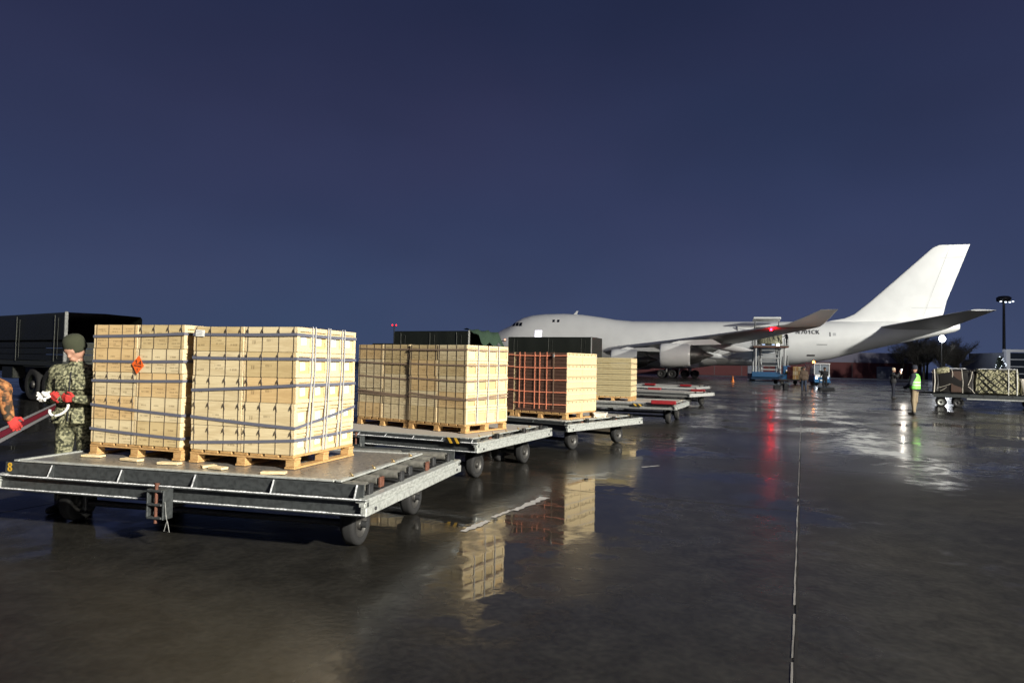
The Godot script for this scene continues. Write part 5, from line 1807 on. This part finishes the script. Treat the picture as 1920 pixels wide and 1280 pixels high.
func make_train() -> void:
	var CL := 0.54
	var CW := 0.245
	var CH := 0.221
	var SL := CL * 2 + 0.004
	var SW := CW * 4 + 0.009
	# ----- first dolly
	var c1 := V(-1.085, 0, -5.212)
	var t1 := deg_to_rad(-13.5)
	var d1 := make_dolly("grey steel dolly with bare rollers at its end and frosted side beam", c1, t1, 3.56, 2.36, 0.37, 0.612, {"frost": true, "detail": true, "wx": 0.35, "wz": 0.56, "wr": 0.175})
	make_sheet("wet grey aluminium sheet under the stack with orange placard", c1, t1, -0.26, -3.44, -0.095, -1.85, 0.612, M.sheet_aluminium, M.rail_aluminium)
	text(d1, "number", "8", 0.075, V(-3.455, 0.555, -0.066), Basis.IDENTITY, M.yellow_paint)
	var a2 := deg_to_rad(-17.0)
	var a1 := deg_to_rad(-18.2)
	var p2 := V(-1.85, 0.61, -5.87)
	var p1 := V(-3.0, 0.61, -6.235)
	make_pallet("wooden pallet under the stack with white corner tag", p2 + V(0.01, 0.003, 0), a2, SL + 0.02, SW)
	make_pallet("wooden pallet under the stack with orange placard", p1 + V(0.01, 0.003, 0), a1, SL + 0.02, SW)
	rng.seed = 21
	var f2 := crate_stack(p2 + V(0, 0.123, 0), a2, CL, CW, CH, "stack with white corner tag", [1, 1, 3], 1.0, 4, true)
	rng.seed = 22
	var f1 := crate_stack(p1 + V(0, 0.123, 0), a1, CL, CW, CH * 1.015, "stack with orange placard", [0, 2, 0], 0.25, 4, false)
	var H := CH * 5
	var hz := ["top", "second", "third", "fourth", "lowest"]
	var g1 := "grey straps round the stack with orange placard"
	var g2 := "grey straps round the stack with white corner tag"
	var k2 := [[0.32, 0.30, 0.30], [1.27, 1.25, 1.25], [2.60, 2.28, 2.28], [3.67, 3.95, 3.32], [4.72, 4.42, 4.38]]
	var k1 := [[0.50, 0.37, 0.37], [1.55, 1.50, 1.45], [2.38, 2.30, 2.30], [3.40, 3.70, 3.7], [4.42, 4.64, 4.6]]
	for i in 5:
		strap_round(f2, SL, SW, k2[i].map(func(x): return H - x * CH), "%s grey strap round the stack with white corner tag" % hz[i], M.strap_grey, g2)
		strap_round(f1, SL, SW, k1[i].map(func(x): return (H - x * CH) * 1.015), "%s grey strap round the stack with orange placard" % hz[i], M.strap_grey, g1)
	var zi := 0
	for z in [0.225, 0.27, 0.475, 0.51, 0.72, 0.765]:
		strap_over(f2, SL, -z, H, "%s thin upright strap down the end of the tagged stack" % ["first", "second", "third", "fourth", "fifth", "sixth"][zi], M.strap_pale, "upright straps on the tagged stack", [0.06, 0.05, 0.05, 0.04, 0.06, 0.04][zi])
		zi += 1
	# orange diamond placard
	var pl := thing("hazard_placard", "orange diamond hazard placard marked 1.4 on the crates", "placard")
	pl.transform = f1.transform * Transform3D(Basis(Vector3.FORWARD, 0.12), V(-SL * 0.475, H * 0.675, 0.012))
	var m := MB.new()
	m.prism([Vector2(0, 0.088), Vector2(0.074, 0), Vector2(0, -0.088), Vector2(-0.074, 0)], Vector3.ZERO, V(1, 0, 0), V(0, 1, 0), V(0, 0, 0.002))
	part(pl, "diamond", m, M.placard)
	text(pl, "number", "1.4", 0.040, V(0, 0.022, 0.003), Basis.IDENTITY, M.ink, 0.001)
	text(pl, "word", "EXPLOSIVE", 0.013, V(0, -0.012, 0.003), Basis.IDENTITY, M.ink, 0.001)
	text(pl, "digit", "1", 0.024, V(0, -0.048, 0.003), Basis.IDENTITY, M.ink, 0.001)
	var tg := thing("shipping_tag", "white paper tag taped to the upper corner of the crates", "tag")
	tg.transform = f2.transform * Transform3D(Basis(Vector3.FORWARD, 0.05), V(-SL + 0.075, H - 0.06, 0.009))
	bx(tg, "sheet", V(0, 0, 0), V(0.095, 0.058, 0.002), M.paper)
	for k in 4:
		bx(tg, "print_line", V(-0.008, 0.018 - k * 0.012, 0.0015), V(0.06 + 0.01 * (k % 2), 0.003, 0.001), M.strap_grey)
	# loose wood pieces slid between pallet and sheet
	var zi2 := 0
	for q in [[-0.93, -0.22, 0.2, 0.3], [-1.5, -0.28, 0.16, -0.2], [-1.63, -0.33, 0.12, 0.9], [-2.05, -0.36, 0.2, 0.1], [-2.5, -0.42, 0.22, -0.15], [-3.0, -0.5, 0.2, 0.1]]:
		var o := thing("wood_offcut", ["thick wood offcut beside the tagged stack corner", "flat wood offcut under the tagged stack", "tilted wood offcut leaning under the tagged stack", "short wood offcut between the two near stacks", "long wood offcut under the placard stack", "wood offcut at the far end of the placard stack"][zi2], "wood offcut", on_dolly(c1, t1, V(q[0], 0.6135, q[1])), t1 + q[3], "loose wood pieces on the aluminium sheet")
		bx(o, "plank", V(0, 0.011, 0), V(q[2], 0.020, 0.075), M.pine_pale, 0.003)
		zi2 += 1
	# ----- second dolly
	var c2 := V(-0.417, 0, -8.795)
	var t2 := deg_to_rad(-25.0)
	var d2 := make_dolly("dolly with pale rail and yellow and black warning plate", c2, t2, 3.7, 2.6, 0.40, 0.572, {"stops": true, "gusset": 0.45, "inner_wheels": true, "wx": 0.30, "wz": 0.5, "frost": true, "wr": 0.175})
	hazard_stripes(d2, V(-0.36, 0.545, 0.012), 0.22, 0.075)
	make_sheet("pale frosted aluminium sheet on the dolly with warning plate", c2, t2, -0.12, -3.45, -0.09, -2.3, 0.572, M.sheet_frosted, M.rail_aluminium)
	var a4 := deg_to_rad(-34.8)
	var p4 := V(-0.62, 0.572, -9.52)
	var p3 := p4 + Basis(Vector3.UP, a4) * V(-SL - 0.03, 0, -0.02)
	for q in [[p4, "outer stack on the second dolly"], [p3, "inner stack on the second dolly"]]:
		make_pallet("wooden pallet under the %s" % q[1], q[0] + V(0, 0.003, 0), a4, SL + 0.01, SW)
	rng.seed = 31
	var f4 := crate_stack(p4 + V(0, 0.123, 0), a4, CL, CW, CH * 1.01, "outer stack on second dolly", [0, 2], 0.0, 4, false)
	var f3 := crate_stack(p3 + V(0, 0.123, 0), a4, CL, CW, CH * 1.015, "inner stack on second dolly", [0, 2], 0.0, 1, false)
	for i in 5:
		var hh := [0.25, 1.2, 2.15, 3.15, 3.35][i] as float
		var dip: float = [0.0, 0.05, 0.12, 0.25, 0.1][i]
		strap_round(f4, SL, SW, [H - hh * CH, H - (hh + dip) * CH, H - hh * CH], "%s brown strap round the outer stack on second dolly" % hz[i], M.strap_brown, "brown straps round the outer stack", 0.022)
		strap_round(f3, SL, SW, [H - (hh - 0.05) * CH, H - (hh + dip) * CH, H - hh * CH], "%s brown strap round the inner stack on second dolly" % hz[i], M.strap_brown, "brown straps round the inner stack", 0.022)
	for i in 3:
		strap_over(f4, SL, -[0.25, 0.5, 0.745][i], H, "%s pale strap down the end of the outer stack" % ["first", "second", "third"][i], M.strap_pale, "pale straps on the outer stack", 0.02)
	# ----- third dolly, orange net
	var c3 := V(1.02, 0, -12.1)
	var t3 := deg_to_rad(-39.0)
	make_dolly("dolly under the stack held by orange net", c3, t3, 3.6, 2.75, 0.37, 0.545, {"stops": true, "wx": 0.3, "wz": 0.55, "frost": false, "wr": 0.17})
	make_sheet("aluminium sheet under the stack held by orange net", c3, t3, -0.12, -3.4, -0.09, -2.5, 0.545, M.sheet_frosted, M.rail_aluminium)
	var a5 := deg_to_rad(-35.0)
	var p5 := V(1.03, 0.545, -12.63)
	var BL := 1.17
	var BW := 0.58
	var BH := 0.224
	var proto := make_plank_crate(BL, BW, BH, M.brown_wood, M.pine)
	for s in 2:
		var base := p5 + Basis(Vector3.UP, a5) * V(-s * (BL + 0.014), 0.0, 0)
		make_pallet("wooden pallet under the %s brown stack" % ["orange-netted", "half-hidden"][s], base + V(0, 0.003, 0), a5, BL, BW * 2)
		for k in 5:
			for j in 2:
				if s == 1 and j == 1: continue
				var o: Node3D = proto.duplicate()
				o.name = numbered("plank_crate")
				add_child(o)
				o.transform = Transform3D(Basis(Vector3.UP, a5), base + V(0, 0.122 + k * BH, 0)) * Transform3D(Basis.IDENTITY, V(0, 0, -j * (BW + 0.003)))
				meta(o, "long brown-sided plank crate, %s layer, %s row, %s" % [LAYER[k], ["net-side", "rear"][j], ["orange-netted stack", "half-hidden stack beside the net"][s]], "crate", "brown plank crates")
	proto.free()
	var net := thing("cargo_net", "orange webbing net over the long side of the brown stack", "cargo net")
	net.transform = Transform3D(Basis(Vector3.UP, a5), p5 + V(0, 0.122, 0))
	for k in 5:
		var b := MB.new()
		var y := BH * 5 - 0.055 - k * 0.228
		for i in 10:
			var xa := -BL - 0.02 + (BL + 0.03) * i / 10.0
			var xb := -BL - 0.02 + (BL + 0.03) * (i + 1) / 10.0
			b.box(V((xa + xb) * 0.5, y - 0.008 * sin(PI * (i + 0.5) / 10.0), 0.012), V(xb - xa + 0.001, 0.017, 0.003))
		part(net, "cross_webbing", b, M.strap_orange)
		if k < 4:
			b = MB.new()
			b.box(V(-BL - 0.02 - 0.1, y + 0.01, 0.010), V(0.17, 0.017, 0.003))
			part(net, "cross_webbing", b, M.strap_orange)
	for x in [0.90, 0.80, 0.60, 0.505, 0.37, 0.24]:
		var b := MB.new()
		b.box(V(-x * BL / 1.0 - 0.0, BH * 2.5 + 0.03, 0.0155), V(0.014, BH * 5 - 0.05, 0.003))
		part(net, "upright_webbing", b, M.strap_orange if x > 0.3 else M.strap_brown)
	bx(net, "ratchet", V(-0.24 * BL, BH * 5 - 0.06, 0.025), V(0.035, 0.06, 0.02), M.steel_pale, 0.004)
	for k in 4:
		var b := MB.new()
		b.box(V(0.006, BH * 5 - 0.07 - k * 0.235, -BW), V(0.003, 0.012, BW * 2 + 0.02))
		part(net, "end_strap", b, M.strap_pale)
	# crumpled clear film on the sheet
	var cf := part(self, "plastic_film", lumpy(V(0, 0.04, 0), V(0.24, 0.08, 0.2), 0.05, 41, 0.05), M.clear_wrap)
	cf.position = on_dolly(c3, t3, V(-0.28, 0.548, -1.5))
	meta(cf, "crumpled clear plastic film beside the orange-netted stack", "plastic film")
	# ----- fourth dolly
	var c4 := V(4.45, 0, -18.4)
	var t4 := deg_to_rad(-22.0)
	var d4 := make_dolly("dolly with red end block and small plank stack", c4, t4, 3.4, 2.7, 0.40, 0.57, {"stops": false, "hitch": false, "gusset": 3.0, "steel": M.steel_pale, "wx": 0.3})
	bx(d4, "red_block", V(-0.33, 0.60, 0.03), V(0.66, 0.10, 0.12), M.red_paint, 0.01)
	hazard_stripes(d4, V(-1.05, 0.505, 0.012), 0.3, 0.06)
	make_sheet("aluminium sheet under the small plank stack", c4, t4, -0.1, -3.2, -0.1, -2.5, 0.57, M.sheet_frosted, M.white_paint)
	var p6 := V(3.40, 0.57, -19.35)
	var a6 := deg_to_rad(-20.0)
	make_pallet("wooden pallet under the small plank stack", p6 + V(0, 0.003, 0), a6, 1.06, 0.92)
	var pr6 := make_plank_crate(1.04, 0.46, 0.150, M.grey_pine, M.pine)
	for k in 7:
		for j in 2:
			var o: Node3D = pr6.duplicate()
			o.name = numbered("plank_crate")
			add_child(o)
			o.transform = Transform3D(Basis(Vector3.UP, a6), p6 + V(0, 0.122 + k * 0.159, 0)) * Transform3D(Basis.IDENTITY, V(0, 0, -j * 0.463))
			meta(o, "flat pale plank crate, %s layer, %s row, small plank stack" % [["bottom", "second", "third", "fourth", "fifth", "sixth", "top"][k], ["front", "rear"][j]], "crate", "flat plank crates")
	pr6.free()
	# ----- empty dollies beyond
	var e := [[V(7.0, 0, -26.7), -38.0, "empty pale dolly beyond the small plank stack"], [V(9.9, 0, -36.4), -32.0, "empty dolly with red blocks farthest down the train"]]
	for i in 2:
		var d := make_dolly(e[i][2], e[i][0], deg_to_rad(e[i][1]), 4.2, 2.5, 0.40, 0.56, {"stops": true, "hitch": false, "gusset": 1.3, "steel": M.white_paint if i == 1 else M.steel_pale, "rail": M.white_paint})
		for x in [-0.6, -2.6]:
			bx(d, "red_block", V(x, 0.60, -2.2 if i == 0 else 0.02), V(0.6, 0.10, 0.12), M.red_paint, 0.01)
		make_sheet(["bare pale sheet on the empty dolly", "bare pale sheet on the farthest dolly"][i], e[i][0], deg_to_rad(e[i][1]), -0.3, -3.9, -0.12, -2.3, 0.56, M.sheet_frosted, M.white_paint)

func make_people() -> void:
	var camo := [M.camo_green, M.camo_green, M.boot, M.skin, M.glove_red]
	var so := make_person("person", "person in green camouflage and knit cap winding white strap in red gloves", V(-4.36, 0, -6.88), 0.12, {"scale": 0.975, "chest": V(0, 1.33, 0.03), "look": V(-0.22, -0.52, 1), "bulk": 1.0, "elbow_r": V(-0.28, 1.15, -0.02), "wrist_r": V(-0.12, 1.16, 0.20), "hand_r": V(0.25, 0.15, 1), "elbow_l": V(0.30, 1.13, 0.05), "wrist_l": V(0.11, 1.16, 0.25), "hand_l": V(-1, 0.08, 0.35), "thumb_l": V(0, 1, 0.3), "curl": 0.75, "hand_cell": 0.006, "head_cell": 0.008, "hat_lift": 0.006}, camo, 0.016, M.beanie)
	var ch := V(0, 1.33, 0.03)
	var cu := (ch - V(0, 0.96, 0)).normalized()
	field_jacket(so, ch, M.camo_green, M.cloth_black, ch + cu * 0.32 + V(0, 0, 0.02), V(-0.22, -0.52, 1))
	var b := Basis(Vector3.UP, 0.12)
	var st := thing("webbing_strap", "bunched white webbing strap held by the person in green camouflage", "strap")
	st.transform = Transform3D(b, V(-4.36, 0, -6.88)).scaled_local(V(0.975, 0.975, 0.975))
	var cl := []
	rng.seed = 77
	var cp := V(-0.15, 1.19, 0.30)
	for i in 16:
		var e := cp + V(rng.randf_range(-0.075, 0.05), rng.randf_range(-0.06, 0.065), rng.randf_range(-0.03, 0.05))
		cl.append([cp + V(rng.randf_range(-0.05, 0.03), rng.randf_range(-0.03, 0.03), 0), e, 0.018, 0.011, 0])
	part(st, "bundle", null, null, sdf_mesh(cl, 0.007, [M.glove_white], ArrayMesh.new(), 0.008))
	var m := MB.new()
	var pts := []
	for i in 13:
		var a := PI * 1.15 * i / 12.0 - 0.2
		pts.append(V(-0.02 + 0.085 * cos(a), 1.07 - 0.065 * sin(a) + 0.03 * cos(a), 0.31))
	m.tube(pts, 0.014, 6)
	part(st, "loose_loop", m, M.glove_white)
	make_person("person", "person in tan camouflage reaching out with a red gloved hand", V(-4.60, 0, -5.70), 1.72, {"pelvis": V(0, 0.94, -0.14), "chest": V(0, 1.27, 0.02), "look": V(0, -0.4, 1), "neck": V(0, 1.43, -0.05), "head": V(0, 1.57, -0.07), "shoulder_r": V(-0.185, 1.42, 0.2), "elbow_r": V(-0.17, 1.27, 0.42), "wrist_r": V(-0.2, 1.04, 0.49), "hand_r": V(0.0, -0.75, 0.6), "elbow_l": V(0.25, 1.05, 0.0), "wrist_l": V(0.24, 0.85, 0.08), "hand_cell": 0.006, "curl": 0.6}, [M.camo_tan, M.camo_tan, M.boot, M.skin, M.glove_red], 0.022, M.beanie)
	make_person("person", "person in green safety vest and khaki trousers watching the airplane", V(14.75, 0, -24.95), -2.45, {"bulk": 1.05, "vest": M.vest_green, "elbow_r": V(-0.26, 1.12, 0.05), "wrist_r": V(-0.14, 1.0, 0.26), "elbow_l": V(0.26, 1.12, 0.05), "wrist_l": V(0.14, 1.0, 0.26), "ankle_r": V(-0.10, 0.09, 0.08), "hand_cell": 0.015}, [M.cloth_navy, M.cloth_khaki, M.boot, M.skin, M.cloth_black], 0.026, M.cloth_navy)
	var ph := make_person("person", "person in dark coat with fur hood holding up a lit phone", V(21.7, 0, -38.8), 0.95, {"bulk": 1.08, "elbow_r": V(-0.22, 1.28, 0.2), "wrist_r": V(-0.08, 1.5, 0.34), "hand_r": V(0, 1, 0.1), "elbow_l": V(0.25, 1.2, 0.18), "wrist_l": V(0.08, 1.42, 0.36), "hand_l": V(0, 1, 0.1), "hand_cell": 0.015, "hat_name": "fur_hood", "hat_lift": -0.02}, [M.cloth_black, M.cloth_navy, M.boot, M.skin, M.skin], 0.03, M.fur)
	bx(ph, "phone", V(0.0, 1.60, 0.40), V(0.08, 0.15, 0.012), M.cloth_black, 0.004)
	bx(ph, "phone_light", V(0.05, 1.66, 0.42), V(0.05, 0.05, 0.02), M.lamp_white)
	add_lamp(ph, V(0.05, 1.66, 0.5), Color(1.0, 0.96, 0.9), 1.2, 0.03)
	make_person("person", "person in long dark coat and jeans walking towards the airplane", V(20.4, 0, -47.6), 2.9, {"bulk": 1.12, "knee_l": V(0.1, 0.52, 0.14), "ankle_l": V(0.1, 0.1, 0.05), "knee_r": V(-0.1, 0.5, 0.0), "ankle_r": V(-0.1, 0.12, -0.2), "hand_cell": 0.02}, [M.cloth_brown, M.cloth_jeans, M.boot, M.skin, M.skin], 0.03, M.hair)
	make_person("person", "camera operator in dark clothes standing behind a tripod", V(25.3, 0, -55.1), 3.0, {"elbow_r": V(-0.26, 1.15, 0.12), "wrist_r": V(-0.12, 1.3, 0.36), "elbow_l": V(0.26, 1.15, 0.12), "wrist_l": V(0.12, 1.3, 0.36), "hand_cell": 0.02}, [M.cloth_black, M.cloth_black, M.boot, M.skin, M.skin], 0.032, M.hair)
	tripod("video camera on a tripod in front of its operator", V(25.3, 0, -55.75), 1.35)
	tripod("tripod standing alone by the airplane landing gear", V(17.2, 0, -70.0), 1.3)
	bag("small black equipment case with round case beside the loader approach", V(21.2, 0, -54.5), V(0.5, 0.26, 0.3), M.cloth_black)
	bag("round black bag standing next to the small black case", V(21.85, 0, -54.4), V(0.34, 0.42, 0.3), M.cloth_black)
	bag("long flat black bag lying before the camera operator", V(24.3, 0, -52.6), V(1.2, 0.24, 0.4), M.cloth_black)
	bag("pale upright bag between the walker and long black bag", V(23.0, 0, -53.4), V(0.42, 0.4, 0.3), M.cloth_brown)

func make_trucks() -> void:
	make_truck("dark open-backed canvas truck behind the person in green camouflage", V(-14.47, 0, -22.0), -0.588, 7.0, 1.35, 2.98, {"open": true})
	make_truck("dark canvas truck with loose green tarpaulin at its tail", V(-2.0, 0, -31.0), -0.46, 4.1, 1.1, 3.06, {"open": true})
	make_truck("dark canvas truck with grey rear curtain facing the airplane", V(4.74, 0, -41.0), -0.40, 5.4, 1.25, 3.30, {})
	# green tarpaulin bunched over the tail of the open truck
	var m := MB.new()
	var rows := []
	rng.seed = 71
	for i in 9:
		var l := PackedVector3Array()
		var z := -0.05 - 2.35 * i / 8.0
		for j in 8:
			var a := j / 7.0
			l.append(V(0.1 - 0.35 + a * 0.9 + rng.randf_range(-0.05, 0.05), 3.12 - 0.22 * a * a - 0.45 * pow(a, 4) + 0.10 * sin(i * 1.9 + j * 1.3) * (0.4 + a), z))
		rows.append(l)
	m.grid(rows, false, 0)
	var low := []
	for r in rows:
		var l := PackedVector3Array()
		for p in r:
			l.append(p - V(0, 0.02, 0))
		low.append(l)
	m.grid(low, false, 0)
	var o := part(self, "tarpaulin", m, M.tarp_green)
	o.transform = Transform3D(Basis(Vector3.UP, -0.46), V(-2.0, 0, -31.0))
	meta(o, "loose green tarpaulin bunched over the open truck tail", "tarpaulin")
	var lb := thing("lamp_bar", "row of small pinkish lamps on a post behind the truck", "lamp", V(-0.95, 0, -44.0))
	tb(lb, "post", [V(0, 0, 0), V(0, 3.0, 0)], 0.05, M.dolly_dark, 6)
	tb(lb, "cross_bar", [V(-0.5, 3.05, 0), V(0.55, 3.05, 0)], 0.03, M.dolly_dark, 6)
	for x in [-0.45, -0.2, 0.05, 0.5]:
		bx(lb, "lamp", V(x, 3.12, 0.04), V(0.11, 0.07, 0.05), M.lamp_pink)

func _ready() -> void:
	rng.seed = 1
	make_camera_and_sky()
	make_materials()
	M["sheet_frosted"] = mt("sheet_frosted", lin(0.40, 0.37, 0.33), 0.6, 0.25)
	make_lights()
	make_ground()
	make_background()
	make_plane()
	make_loader()
	make_tug()
	make_trucks()
	make_train()
	make_far_cargo()
	make_people()
